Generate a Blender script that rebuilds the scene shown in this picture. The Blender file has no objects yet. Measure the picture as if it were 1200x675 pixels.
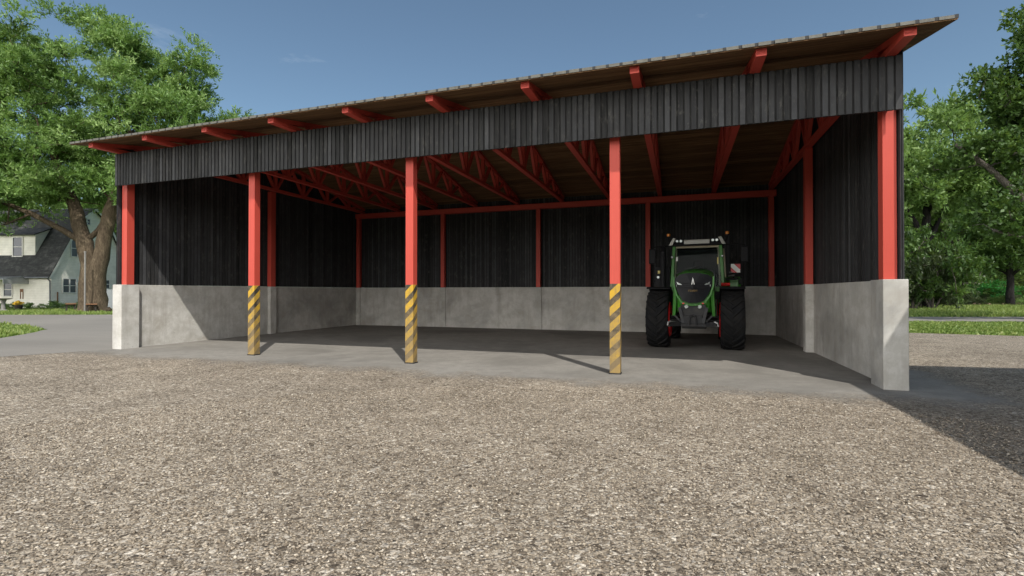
import bpy, math, random
import numpy as np
from mathutils import Vector, Matrix
PI = math.pi
sc = bpy.context.scene
COL = sc.collection
R = random.Random(7)

# ------------------------------------------------------------------ helpers
class MB:
    def __init__(s): s.v = []; s.f = []; s.t = []; s.tone = 0.5
    def add(s, vs, fs):
        n = len(s.v); s.v += [tuple(v) for v in vs]
        for f in fs: s.f.append(tuple(i + n for i in f)); s.t.append(s.tone)
    def box(s, x0, x1, y0, y1, z0, z1):
        s.add([(x0,y0,z0),(x1,y0,z0),(x1,y1,z0),(x0,y1,z0),(x0,y0,z1),(x1,y0,z1),(x1,y1,z1),(x0,y1,z1)],
              [(0,3,2,1),(4,5,6,7),(0,1,5,4),(1,2,6,5),(2,3,7,6),(3,0,4,7)])
    def hexa(s, b, t):   # bottom 4 pts, top 4 pts
        s.add(list(b) + list(t), [(0,3,2,1),(4,5,6,7),(0,1,5,4),(1,2,6,5),(2,3,7,6),(3,0,4,7)])
    def beam(s, p, q, w, h, side=(1,0,0)):
        p, q = Vector(p), Vector(q); d = (q - p).normalized(); a = Vector(side)
        a = (a - d * a.dot(d)).normalized(); u = d.cross(a)
        c = [a*(-w/2)+u*(-h/2), a*(w/2)+u*(-h/2), a*(w/2)+u*(h/2), a*(-w/2)+u*(h/2)]
        s.add([p+k for k in c] + [q+k for k in c], [(0,1,2,3),(7,6,5,4),(0,4,5,1),(1,5,6,2),(2,6,7,3),(3,7,4,0)])
    def tube(s, pts, rad, n=8, cap=True):
        pts = [Vector(p) for p in pts]; m = len(pts)
        if not hasattr(rad, '__len__'): rad = [rad] * m
        base = len(s.v); ref = None
        for i, p in enumerate(pts):
            d = (pts[min(i+1, m-1)] - pts[max(i-1, 0)])
            d = d.normalized() if d.length > 1e-6 else Vector((0,0,1))
            if ref is None:
                ref = d.orthogonal().normalized()
            a = (ref - d * ref.dot(d))
            a = a.normalized() if a.length > 1e-4 else d.orthogonal().normalized()
            ref = a; b = d.cross(a)
            for k in range(n):
                t = 2*PI*k/n
                s.v.append(tuple(p + (a*math.cos(t) + b*math.sin(t)) * rad[i]))
        for i in range(m-1):
            for k in range(n):
                s.f.append((base+i*n+k, base+i*n+(k+1)%n, base+(i+1)*n+(k+1)%n, base+(i+1)*n+k)); s.t.append(s.tone)
        if cap:
            s.f.append(tuple(base+k for k in range(n))[::-1]); s.t.append(s.tone)
            s.f.append(tuple(base+(m-1)*n+k for k in range(n))); s.t.append(s.tone)
    def lathe(s, prof, axis='x', c=(0,0,0), n=32, close=False):
        # prof: list of (along, radius)
        base = len(s.v); m = len(prof)
        for (a, r) in prof:
            for k in range(n):
                t = 2*PI*k/n; u, w = r*math.cos(t), r*math.sin(t)
                p = {'x': (a,u,w), 'y': (u,a,w), 'z': (u,w,a)}[axis]
                s.v.append((p[0]+c[0], p[1]+c[1], p[2]+c[2]))
        for i in range(m if close else m-1):
            j = (i+1) % m
            for k in range(n):
                s.f.append((base+i*n+k, base+i*n+(k+1)%n, base+j*n+(k+1)%n, base+j*n+k)); s.t.append(s.tone)
        if not close:
            s.f.append(tuple(base+k for k in range(n))); s.t.append(s.tone)
            s.f.append(tuple(base+(m-1)*n+k for k in range(n))); s.t.append(s.tone)
    def sphere(s, c, r, n=12, sc3=(1,1,1)):
        prof = []
        m = n//2
        base = len(s.v)
        for i in range(m+1):
            ph = -PI/2 + PI*i/m
            for k in range(n):
                t = 2*PI*k/n
                s.v.append((c[0]+r*sc3[0]*math.cos(ph)*math.cos(t), c[1]+r*sc3[1]*math.cos(ph)*math.sin(t), c[2]+r*sc3[2]*math.sin(ph)))
        for i in range(m):
            for k in range(n):
                s.f.append((base+i*n+k, base+i*n+(k+1)%n, base+(i+1)*n+(k+1)%n, base+(i+1)*n+k)); s.t.append(s.tone)
    def build(s, name, mat=None, parent=None, smooth=False, bevel=0, normals=False):
        me = bpy.data.meshes.new(name); me.from_pydata(s.v, [], s.f)
        a = me.attributes.new('tone', 'FLOAT', 'FACE'); a.data.foreach_set('value', np.array(s.t, dtype=np.float32))
        me.validate(); me.update()
        if normals:
            import bmesh
            bm = bmesh.new(); bm.from_mesh(me); bmesh.ops.recalc_face_normals(bm, faces=bm.faces); bm.to_mesh(me); bm.free()
        if smooth: me.polygons.foreach_set('use_smooth', [True]*len(me.polygons))
        o = bpy.data.objects.new(name, me); COL.objects.link(o)
        if mat: me.materials.append(mat)
        if parent: o.parent = parent
        if bevel:
            m = o.modifiers.new('bevel', 'BEVEL'); m.width = bevel; m.segments = 2; m.limit_method = 'ANGLE'; m.angle_limit = 0.6
        return o

def tag(o, label=None, cat=None, group=None, kind=None):
    if label: o['label'] = label
    if cat: o['category'] = cat
    if group: o['group'] = group
    if kind: o['kind'] = kind
    return o
def empty(name, loc, rz=0.0, label=None, cat=None, group=None):
    o = bpy.data.objects.new(name, None); COL.objects.link(o); o.location = loc; o.rotation_euler = (0,0,rz)
    o.empty_display_size = .2
    return tag(o, label, cat, group)
def copy_tree(o, parent=None):
    c = o.copy(); COL.objects.link(c); c.parent = parent
    for ch in [k for k in bpy.data.objects if k.parent == o]: copy_tree(ch, c)
    return c
def part(name, mat, parent, fn, **kw):
    m = MB(); fn(m); return m.build(name, mat, parent, **kw)

# ------------------------------------------------------------------ materials
class NT:
    def __init__(s, name):
        s.m = bpy.data.materials.new(name); s.m.use_nodes = True; s.t = s.m.node_tree
        s.t.nodes.clear(); s.out = s.n('ShaderNodeOutputMaterial')
    def n(s, ty, **kw):
        o = s.t.nodes.new(ty)
        for k, v in kw.items(): setattr(o, k, v)
        return o
    def l(s, a, b): s.t.links.new(a, b)
    def val(s, inp, v):
        if hasattr(v, 'is_output') or isinstance(v, bpy.types.NodeSocket): s.l(v, inp)
        else: inp.default_value = v
    def coord(s, kind='Object', scale=(1,1,1)):
        c = s.n('ShaderNodeTexCoord'); m = s.n('ShaderNodeMapping'); m.inputs['Scale'].default_value = scale
        s.l(c.outputs[kind], m.inputs['Vector']); return m.outputs['Vector']
    def noise(s, vec, scale, detail=4, rough=.6, dist=0):
        o = s.n('ShaderNodeTexNoise'); s.l(vec, o.inputs['Vector']); o.inputs['Scale'].default_value = scale
        o.inputs['Detail'].default_value = detail; o.inputs['Roughness'].default_value = rough; o.inputs['Distortion'].default_value = dist
        return o.outputs['Fac']
    def vor(s, vec, scale, feature='F1', rand=1.0):
        o = s.n('ShaderNodeTexVoronoi'); o.feature = feature; s.l(vec, o.inputs['Vector']); o.inputs['Scale'].default_value = scale
        o.inputs['Randomness'].default_value = rand
        return o
    def ramp(s, fac, stops):
        o = s.n('ShaderNodeValToRGB'); s.l(fac, o.inputs['Fac']); e = o.color_ramp.elements
        while len(e) < len(stops): e.new(.5)
        for k, (p, c) in zip(e, stops):
            k.position = p; k.color = (*c, 1) if hasattr(c, '__len__') else (c, c, c, 1)
        return o.outputs['Color']
    def mix(s, fac, a, b, mode='MIX'):
        o = s.n('ShaderNodeMix'); o.data_type = 'RGBA'; o.blend_type = mode
        s.val(o.inputs[0], fac)
        for i, v in ((6, a), (7, b)):
            if isinstance(v, bpy.types.NodeSocket): s.l(v, o.inputs[i])
            else: o.inputs[i].default_value = (*v, 1)
        return o.outputs[2]
    def math(s, op, a, b=0.0, clamp=False):
        o = s.n('ShaderNodeMath', operation=op, use_clamp=clamp); s.val(o.inputs[0], a); s.val(o.inputs[1], b); return o.outputs[0]
    def bump(s, h, strength=.5, dist=.01, normal=None):
        o = s.n('ShaderNodeBump'); s.l(h, o.inputs['Height']); o.inputs['Strength'].default_value = strength
        o.inputs['Distance'].default_value = dist
        if normal: s.l(normal, o.inputs['Normal'])
        return o.outputs['Normal']
    def pbr(s, col, rough=.7, metal=0, normal=None, spec=.5, **kw):
        o = s.n('ShaderNodeBsdfPrincipled')
        if isinstance(col, bpy.types.NodeSocket): s.l(col, o.inputs['Base Color'])
        else: o.inputs['Base Color'].default_value = (*col, 1)
        s.val(o.inputs['Roughness'], rough); o.inputs['Metallic'].default_value = metal
        o.inputs['Specular IOR Level'].default_value = spec
        for k, v in kw.items(): o.inputs[k].default_value = v
        if normal: s.l(normal, o.inputs['Normal'])
        s.l(o.outputs[0], s.out.inputs['Surface']); return o
    def attr(s, name='tone'):
        a = s.n('ShaderNodeAttribute'); a.attribute_name = name; return a.outputs['Fac']

def mul(c, k): return tuple(x*k for x in c)
def m_simple(name, c, rough=.5, metal=0, var=.15, scale=8, bump=0.0, **kw):
    n = NT(name); v = n.coord(); f = n.noise(v, scale, 5, .65)
    col = n.mix(f, mul(c, 1-var), mul(c, 1+var))
    nm = n.bump(n.noise(v, scale*6, 3), bump, .005) if bump else None
    n.pbr(col, rough, metal, nm, **kw); return n.m

def m_concrete(name, base=(.50,.49,.462), horizontal=False):
    n = NT(name); v = n.coord()
    big = n.noise(v, .55, 6, .62, .4); mid = n.noise(v, 2.6, 6, .7); fine = n.noise(v, 38, 4, .6)
    col = n.ramp(big, [(.36, mul(base,.62)), (.5, base), (.64, mul(base,1.12))])
    col = n.mix(n.ramp(mid, [(.42, 0.0), (.60, .6)]), col, mul((base[0]*.98, base[1]*.95, base[2]*.9), .76))
    # damp / run stains, stretched vertically
    sv = n.coord(scale=(1.6,1.6,.22)); st = n.noise(sv, 2.2, 5, .65)
    if not horizontal: col = n.mix(n.ramp(st, [(.50, 0.0), (.70, .38)]), col, (.23,.205,.175))
    col = n.mix(n.ramp(fine, [(.32, .35), (.5, 0.0)]), col, mul(base,.72))
    vo = n.vor(v, 6.5); pit = n.ramp(vo.outputs['Distance'], [(.06, 1.0), (.12, 0.0)])
    blo = n.noise(n.coord(scale=(1,1,1.4)), 1.1, 5, .75, .8); col = n.mix(n.ramp(blo, [(.55,0.0),(.70,.4)]), col, (.30,.265,.215))
    msk = n.ramp(n.noise(v, 1.7, 2), [(.52,0.0),(.6,1.0)])
    pm = n.math('MULTIPLY', pit, msk)
    col = n.mix(n.math('MULTIPLY', pm, .55), col, mul(base,.5))
    h = n.math('SUBTRACT', n.math('ADD', n.math('MULTIPLY', mid, .5), n.math('MULTIPLY', fine, .25)), pm)
    n.pbr(col, .92, 0, n.bump(h, .45, .012), .25); return n.m

def gravel_color(n, v):
    # crushed stone: two sizes of stone, each with its own tint, over fines
    a = n.vor(v, 37); b = n.vor(v, 22); c3 = n.vor(v, 66)
    def tint(vo): 
        s_ = n.n('ShaderNodeSeparateColor'); n.l(vo.outputs['Color'], s_.inputs[0]); return s_.outputs[0], s_.outputs[1]
    r1, g1 = tint(a); r2, g2 = tint(b); r3, g3 = tint(c3)
    pal = [(.0,(.100,.082,.064)),(.16,(.188,.155,.119)),(.42,(.318,.268,.208)),(.66,(.392,.336,.265)),(.86,(.485,.425,.345)),(1.0,(.69,.63,.54))]
    ca = n.ramp(r1, pal); cb = n.ramp(r2, pal); cc = n.ramp(r3, pal)
    base = n.mix(n.ramp(g3,[(.5,0.0),(.52,1.0)]), ca, cc)
    pick = n.ramp(g2, [(.70, 0.0), (.72, 1.0)])
    col = n.mix(pick, base, cb)
    edge = n.ramp(a.outputs['Distance'], [(.45, 0.0), (.85, .35)])
    col = n.mix(edge, col, (.10,.078,.058))
    big = n.noise(v, .22, 5, .6, .6); med = n.noise(v, 1.3, 5, .62)
    k = n.ramp(big, [(.3,(.80,.79,.78)),(.55,(.97,.965,.96)),(.75,(1.08,1.07,1.05))])
    col = n.mix(1.0, col, k, 'MULTIPLY')
    k2 = n.ramp(med, [(.3,(.74,.73,.72)),(.55,(1,1,1)),(.8,(1.14,1.13,1.11))])
    col = n.mix(1.0, col, k2, 'MULTIPLY')
    h = n.math('ADD', n.math('MULTIPLY', n.math('SUBTRACT', 1.0, a.outputs['Distance']), .55),
               n.math('MULTIPLY', n.math('SUBTRACT', 1.0, b.outputs['Distance']), .6))
    h = n.math('ADD', h, n.math('MULTIPLY', r1, .5))
    h = n.math('ADD', h, n.math('MULTIPLY', c3.outputs['Distance'], -.3))
    return col, h
def m_gravel():
    n = NT('crushed_stone'); v = n.coord('Object')
    col, h = gravel_color(n, v)
    n.pbr(col, .95, 0, n.bump(h, 1.0, .024), .15); return n.m
def floor_color(n, v):
    base = (.245,.232,.21)
    big = n.noise(v, .35, 6, .62, .5); fine = n.noise(v, 60, 4, .7); mid = n.noise(v, 3.1, 6, .7)
    col = n.ramp(big, [(.36, mul(base,.70)), (.5, base), (.64, mul(base,1.15))])
    col = n.mix(n.ramp(mid, [(.42,0.0),(.62,.5)]), col, mul(base,.70))
    sx = n.coord(scale=(.16,2.2,1)); col = n.mix(n.ramp(n.noise(sx, 1.6, 4), [(.55,0.0),(.75,.3)]), col, mul(base,1.25))
    col = n.mix(n.ramp(fine, [(.35,.5),(.55,0.0)]), col, mul(base,.62))
    return col, n.math('ADD', n.math('MULTIPLY', fine, .4), mid)
def m_floor():   # worn concrete slab; loose stone creeps over its open edges
    n = NT('worn_floor'); v = n.coord('Object')
    c1, h1 = floor_color(n, v); c2, h2 = gravel_color(n, v)
    sx = n.n('ShaderNodeSeparateXYZ'); n.l(v, sx.inputs[0])
    wob = n.math('MULTIPLY', n.math('SUBTRACT', n.noise(v, .9, 6, .75), .5), 2.6)
    y = n.math('ADD', sx.outputs[1], wob)
    fy = n.math('DIVIDE', n.math('SUBTRACT', 9.95, y), 1.3)
    xr = n.math('DIVIDE', n.math('SUBTRACT', n.math('ADD', sx.outputs[0], n.math('MULTIPLY', wob, .6)), 4.5), .8)
    f = n.math('MAXIMUM', fy, xr)
    st = n.n('ShaderNodeMapRange'); st.interpolation_type = 'SMOOTHSTEP'; n.l(f, st.inputs[0])
    lo = n.ramp(n.noise(v, 46, 3, .8), [(.3,-.0),(.7,1.0)])
    f2 = n.math('ADD', st.outputs[0], n.math('MULTIPLY', n.math('SUBTRACT', lo, .5), n.math('MULTIPLY', n.math('MULTIPLY', st.outputs[0], n.math('SUBTRACT', 1.0, st.outputs[0])), 3.0)), True)
    col = n.mix(f2, c1, c2)
    hh = n.math('ADD', n.math('MULTIPLY', h1, n.math('MULTIPLY', n.math('SUBTRACT', 1.0, f2), .25)), n.math('MULTIPLY', h2, f2))
    n.pbr(col, .95, 0, n.bump(hh, 1.0, .024), .15); return n.m
def m_asphalt():
    n = NT('old_asphalt'); v = n.coord('Object'); base = (.245,.228,.205)
    big = n.noise(v, .12, 6, .6, .5); fine = n.noise(v, 45, 4, .7)
    sx = n.coord(scale=(.1,1.3,1)); sx2 = n.noise(sx, .5, 5, .7)
    col = n.ramp(big, [(.3, mul(base,.8)), (.55, base), (.75, mul(base,1.15))])
    col = n.mix(n.ramp(sx2, [(.4,0.0),(.7,.5)]), col, mul(base,.72))
    col = n.mix(n.ramp(fine, [(.35,.5),(.55,0.0)]), col, mul(base,.6))
    n.pbr(col, .93, 0, n.bump(fine, .5, .01), .2); return n.m
def m_grassland():
    n = NT('grass_ground'); v = n.coord('Object')
    a = n.noise(v, .25, 6, .65, .4); b = n.noise(v, 5.0, 6, .75)
    col = n.ramp(a, [(.3,(.09,.15,.03)),(.5,(.15,.22,.05)),(.7,(.24,.27,.09))])
    col = n.mix(n.ramp(b, [(.3,.6),(.6,0.0)]), col, (.045,.07,.02))
    n.pbr(col, .95, 0, n.bump(b, .6, .05), .1); return n.m
def m_cladding(name='charred_boards', base=(.033,.034,.037), side_axis='x'):
    n = NT(name); v = n.coord('Object'); t = n.attr('tone')
    sv = n.coord(scale=(14,14,.8)); grain = n.noise(sv, 1.5, 6, .7); blot = n.noise(v, 1.6, 6, .7, .3)
    sp = n.noise(n.coord(scale=(3,3,1.2)), 3.0, 5, .75)
    c = n.mix(t, mul(base,.2), mul(base,1.9))
    c = n.mix(n.ramp(grain, [(.42,0.0),(.74,.5)]), c, (.066,.066,.064))
    c = n.mix(n.ramp(sp, [(.55,0.0),(.72,.65)]), c, (.115,.11,.10))
    c = n.mix(n.ramp(blot, [(.35,.55),(.55,0.0)]), c, (.022,.022,.024))
    n.pbr(c, .78, 0, n.bump(grain, .5, .006), .3); return n.m
def m_red():
    n = NT('red_painted_steel'); v = n.coord('Object'); t = n.attr('tone')
    a = n.noise(v, 3, 5, .65); g = n.noise(n.coord(scale=(30,30,1.2)), 1.5, 5, .65)
    c = n.mix(a, (.44,.057,.039), (.51,.072,.050))
    c = n.mix(n.ramp(g, [(.55,0.0),(.72,.35)]), c, (.34,.042,.032))
    c = n.mix(n.ramp(n.noise(v, 22, 4, .8), [(.68,0.0),(.76,.6)]), c, (.20,.07,.045))
    n.pbr(c, .55, 0, n.bump(g, .2, .003), .35); return n.m
def m_hazard():
    n = NT('hazard_paint'); v = n.coord('Object'); sx = n.n('ShaderNodeSeparateXYZ'); n.l(v, sx.inputs[0])
    u = n.math('ADD', sx.outputs[0], sx.outputs[1])
    q = n.math('SUBTRACT', sx.outputs[2], n.math('MULTIPLY', u, .95))
    q = n.math('ADD', q, n.math('MULTIPLY', n.math('SUBTRACT', n.noise(v, 9, 3), .5), .015))
    fr = n.math('FRACT', n.math('DIVIDE', n.math('ADD', q, 10.0), .335))
    yel = n.math('LESS_THAN', fr, .54)
    oi = n.n('ShaderNodeObjectInfo'); lc = n.n('ShaderNodeVectorMath', operation='ADD'); n.l(v, lc.inputs[0]); n.l(oi.outputs['Location'], lc.inputs[1]); wear = n.noise(lc.outputs[0], 7, 6, .75); w2 = n.noise(n.coord(scale=(9,9,2)), 2, 5, .7)
    hz = n.math('SUBTRACT', 1.0, n.math('DIVIDE', sx.outputs[2], 1.75), True)   # dirt and scuffs gather low down
    wf = n.ramp(n.math('ADD', n.math('MULTIPLY', hz, .32), wear), [(.45,0.0),(.76,.78)])
    col = n.mix(yel, (.035,.032,.028), (.50,.305,.025))
    col = n.mix(wf, col, (.225,.165,.085))
    col = n.mix(n.ramp(w2, [(.55,0.0),(.7,.35)]), col, (.12,.095,.06))
    n.pbr(col, .6, 0, n.bump(wear, .25, .003), .3); return n.m
def m_wood_under():
    n = NT('dark_plank_soffit'); v = n.coord(scale=(.35,5,5)); t = n.attr('tone')
    g = n.noise(v, 2.2, 6, .7, .6)
    c = n.ramp(g, [(.3,(.075,.040,.018)),(.5,(.15,.084,.040)),(.75,(.25,.155,.078))])
    c = n.mix(1.0, c, n.mix(t, (.7,.7,.7), (1.3,1.3,1.3)), 'MULTIPLY')
    n.pbr(c, .85, 0, n.bump(g, .4, .004), .2); return n.m
def m_leaf(name, c1, c2, c3, trans=.35):
    n = NT(name); t = n.attr('tone')
    col = n.ramp(t, [(.0, c1), (.5, c2), (1.0, c3)])
    d = n.n('ShaderNodeBsdfDiffuse'); n.l(col, d.inputs['Color'])
    tr = n.n('ShaderNodeBsdfTranslucent'); n.l(n.mix(.35, col, (.22,.28,.03)), tr.inputs['Color'])
    g = n.n('ShaderNodeBsdfGlossy'); g.inputs['Roughness'].default_value = .5; g.inputs['Color'].default_value = (.6,.6,.6,1)
    m = n.n('ShaderNodeMixShader'); m.inputs[0].default_value = trans; n.l(d.outputs[0], m.inputs[1]); n.l(tr.outputs[0], m.inputs[2])
    m2 = n.n('ShaderNodeMixShader'); m2.inputs[0].default_value = .045; n.l(m.outputs[0], m2.inputs[1]); n.l(g.outputs[0], m2.inputs[2])
    n.l(m2.outputs[0], n.out.inputs['Surface']); return n.m
def m_bark(name, a, b):
    n = NT(name); v = n.coord(scale=(1,1,.3)); f = n.noise(v, 3.2, 7, .75, .8); g = n.noise(v, 14, 5, .7)
    col = n.ramp(f, [(.3, mul(a,.6)), (.5, a), (.72, b)])
    col = n.mix(n.ramp(g, [(.35,.7),(.55,0.0)]), col, mul(a,.4))
    n.pbr(col, .95, 0, n.bump(n.math('ADD', f, g), 1.0, .08), .1); return n.m
def m_siding():
    n = NT('painted_clapboard'); v = n.coord('Object'); sx = n.n('ShaderNodeSeparateXYZ'); n.l(v, sx.inputs[0])
    fr = n.math('FRACT', n.math('DIVIDE', sx.outputs[2], .17))
    f = n.noise(v, 1.2, 5, .65); s2 = n.noise(n.coord(scale=(.4,.4,6)), 1.2, 4)
    c = n.ramp(f, [(.3,(.66,.64,.57)),(.6,(.79,.765,.69)),(.8,(.82,.80,.73))])
    c = n.mix(n.ramp(s2, [(.55,0.0),(.75,.3)]), c, (.36,.35,.30))
    c = n.mix(n.ramp(fr, [(.0,.6),(.09,0.0)]), c, (.22,.21,.19))
    n.pbr(c, .8, 0, n.bump(fr, .5, .02), .2); return n.m
def m_shingle():
    n = NT('asphalt_shingles'); v = n.coord('Object')
    b = n.n('ShaderNodeTexBrick'); n.l(n.coord(scale=(1,1,1)), b.inputs['Vector']); b.inputs['Scale'].default_value = 1
    f = n.noise(v, 2.2, 6, .75, .3); g = n.noise(n.coord(scale=(.6,.6,5)), 2.0, 5, .7)
    c = n.ramp(f, [(.35,(.030,.032,.032)),(.55,(.060,.062,.060)),(.75,(.13,.13,.12))])
    c = n.mix(n.ramp(g, [(.42,.55),(.58,0.0)]), c, (.022,.023,.024))
    n.pbr(c, .9, 0, n.bump(g, .6, .03), .2); return n.m

M = {}
M['concrete'] = m_concrete('cast_concrete')
M['floor'] = m_floor(); M['gravel'] = m_gravel(); M['asphalt'] = m_asphalt(); M['grassland'] = m_grassland()
M['clad'] = m_cladding(); M['red'] = m_red(); M['hazard'] = m_hazard(); M['soffit'] = m_wood_under()
M['roofedge'] = m_simple('weathered_roof_boards', (.115,.112,.098), .85, 0, .6, 7, .3)
M['roofgap'] = m_simple('dark_roof_battens', (.03,.03,.03), .85, 0, .2, 6)
M['siding'] = m_siding(); M['shingle'] = m_shingle()
M['trim'] = m_simple('white_trim_paint', (.62,.61,.57), .7, 0, .08)
M['winglass'] = m_simple('window_glass', (.045,.055,.075), .12, 0, .2, 2)
M['gutter'] = m_simple('grey_gutter_metal', (.13,.14,.15), .5, .4)
M['corr'] = m_simple('galvanised_sheet', (.36,.37,.37), .45, .5, .25, 3)
M['bark'] = m_bark('tree_bark_brown', (.105,.080,.055), (.21,.165,.11))
M['bark2'] = m_bark('tree_bark_grey', (.13,.115,.10), (.27,.25,.225))
M['bark3'] = m_bark('tree_bark_dark', (.022,.02,.02), (.05,.046,.042))
M['leafA'] = m_leaf('foliage_feathery', (.028,.075,.015), (.165,.30,.070), (.42,.57,.22), .45)
M['leafB'] = m_leaf('foliage_broad', (.028,.066,.013), (.06,.125,.025), (.12,.21,.045), .34)
M['leafC'] = m_leaf('foliage_pale', (.065,.13,.03), (.165,.28,.07), (.32,.44,.15), .42)
M['leafD'] = m_leaf('foliage_dull', (.030,.050,.020), (.055,.085,.034), (.10,.13,.055), .3)
M['leafE'] = m_leaf('foliage_vivid', (.018,.12,.022), (.026,.18,.03), (.04,.24,.045), .3)
M['blade'] = m_leaf('grass_blades', (.10,.17,.03), (.20,.29,.06), (.36,.40,.13), .4)
# tractor
M['tgreen'] = m_simple('green_bodywork', (.040,.205,.022), .3, 0, .06, 2, coat=0) if False else None
def m_paint(name, c, rough=.28):
    n = NT(name); v = n.coord(); d = n.noise(v, 5, 6, .7)
    col = n.mix(n.ramp(d, [(.45,0.0),(.75,.28)]), c, (.12,.105,.08))
    rr = n.math('ADD', n.math('MULTIPLY', d, .35), rough-.1)
    n.pbr(col, rr, 0, None, .25, **{'Coat Weight': .05, 'Coat Roughness': .15}); return n.m
M['tgreen'] = m_paint('green_bodywork', (.030,.165,.016)); M['tred'] = m_paint('red_rim_paint', (.62,.012,.015))
M['tgrey'] = m_paint('charcoal_chassis', (.018,.019,.022), .5); M['tblack'] = m_simple('black_plastic', (.010,.010,.012), .6, 0, .3, 10, spec=.2)
M['tgrille'] = m_simple('dark_grille', (.008,.009,.012), .36, .0, .3, 12, spec=.15)
M['twhite'] = m_simple('offwhite_roof_panel', (.52,.53,.50), .4, 0, .08)
M['tsilver'] = m_simple('bright_metal', (.3,.3,.3), .35, .8, .1)
M['tbeige'] = m_simple('beige_cab_lining', (.42,.36,.26), .8, 0, .1)
def m_tyre():
    n = NT('tyre_rubber'); v = n.coord(); d = n.noise(v, 6, 6, .7)
    col = n.mix(n.ramp(d, [(.4,0.0),(.75,.55)]), (.011,.0115,.013), (.030,.027,.023))
    n.pbr(col, .85, 0, n.bump(d, .3, .005), .12); return n.m
M['tyre'] = m_tyre()
M['amber'] = m_simple('amber_lens', (.75,.26,.03), .25, 0, .05); M['lens'] = m_simple('clear_lamp_lens', (.36,.40,.39), .12, .3, .05)
M['redlens'] = m_simple('red_lens', (.6,.01,.015), .3, 0, .05); M['yellow'] = m_simple('yellow_decal', (.6,.5,.15), .5, 0, .1)
M['gold'] = m_simple('gold_lettering', (.20,.13,.04), .4, .4, .05); M['emblem'] = m_simple('white_emblem', (.75,.76,.75), .35, .1, .04)
M['wwhite'] = m_simple('reflective_white', (.72,.72,.70), .4, 0, .04); M['wred'] = m_simple('reflective_red', (.55,.02,.025), .4, 0, .05)
def m_glass(name, tint=(.75,.8,.8)):
    n = NT(name); t = n.n('ShaderNodeBsdfTransparent'); t.inputs[0].default_value = (*tint, 1)
    g = n.n('ShaderNodeBsdfGlossy'); g.inputs['Roughness'].default_value = .03; g.inputs['Color'].default_value = (1,1,1,1)
    fr = n.n('ShaderNodeFresnel'); fr.inputs[0].default_value = 1.5
    f2 = n.math('ADD', n.math('MULTIPLY', fr.outputs[0], .07), .0)
    m = n.n('ShaderNodeMixShader'); n.l(f2, m.inputs[0]); n.l(t.outputs[0], m.inputs[1]); n.l(g.outputs[0], m.inputs[2])
    n.l(m.outputs[0], n.out.inputs['Surface']); return n.m
M['glass'] = m_glass('cab_glass')
M['wood'] = m_simple('rough_timber', (.20,.10,.05), .85, 0, .3, 5, .3); M['darkwood'] = m_simple('dark_timber', (.035,.028,.022), .9, 0, .3, 5)
M['fence'] = m_simple('pale_fence_paint', (.52,.55,.58), .6, 0, .1, 3)
M['stone'] = m_simple('grey_stone', (.20,.19,.18), .9, 0, .3, 9, .3); M['flower'] = m_simple('yellow_petals', (.75,.45,.03), .7, 0, .2, 20)
M['dirt'] = m_simple('bare_earth', (.30,.19,.13), .95, 0, .25, 1.5)
M['postred'] = m_simple('red_post_paint', (.42,.03,.03), .6, 0, .1)

# ------------------------------------------------------------------ setting: ground sheets
def sheet(name, pts, z, mat, kind='structure', wob=0.0, seed=1):
    rr = random.Random(seed); P = []
    if wob:
        n = len(pts)
        for i in range(n):
            a, b = Vector(pts[i]), Vector(pts[(i+1) % n]); L = (b-a).length; k = max(1, int(L/.5)) if L < 60 else 1
            nrm = Vector((-(b-a).y, (b-a).x)).normalized()
            for j in range(k):
                p = a.lerp(b, j/k)
                if j: p = p + nrm * (rr.uniform(-1,1)*wob)
                P.append((p.x, p.y, z))
    else: P = [(x, y, z) for x, y in pts]
    me = bpy.data.meshes.new(name); me.from_pydata(P, [], [tuple(range(len(P)))]); me.update()
    if me.polygons[0].normal.z < 0: me.flip_normals()
    me.materials.append(mat); o = bpy.data.objects.new(name, me); COL.objects.link(o); o['kind'] = kind; return o
sheet('ground', [(-900,-300),(900,-300),(900,1500),(-900,1500)], -.02, M['grassland'])
sheet('gravel_yard', [(-40,-25),(45,-25),(45,22.0),(16.5,24.1),(9.0,24.95),(5,25.2),(-15,25),(-21.5,20),(-16.6,9.3),(-17.0,8.0),(-19.5,2.5),(-40,-8)], 0.0, M['gravel'], wob=.09)
ASPH = [(-17.05,7.7),(-15.9,10.0),(-15.8,22.4),(-18,34),(-30,31.5),(-40.06,25.9),(-44.2,24.3),(-60,18.6),(-90,8),(-90,3.5),(-43,20.2),(-35.5,16.9),(-31.5,16.1),(-27.2,14.75),(-24.9,12.7),(-23.2,10.9),(-27,3),(-33,-12),(-24,-14),(-19.6,2)]
sheet('asphalt_lane', ASPH, .005, M['asphalt'], wob=.07, seed=3)
def along(D, a):   # ground point at depth D and lateral a in the direction of view
    t = 0.3247; return (-math.sin(t)*D + math.cos(t)*a, math.cos(t)*D + math.sin(t)*a)
sheet('road', [along(28.9, -20), along(28.4, 90), along(34.2, 92), along(34.0, -20)], .003, M['asphalt'], wob=.06, seed=5)
sheet('concrete_floor', [(-16.1,8.3),(5.9,8.3),(5.9,11.4),(4.9,13.0),(3.9,13.8),(3.9,22.3),(-16.1,22.3)], .003, M['floor'])
sheet('dirt_bank', [along(66,64),along(66,90),along(84,90),along(80,66)], .02, M['dirt'], wob=.3, seed=8)

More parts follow.
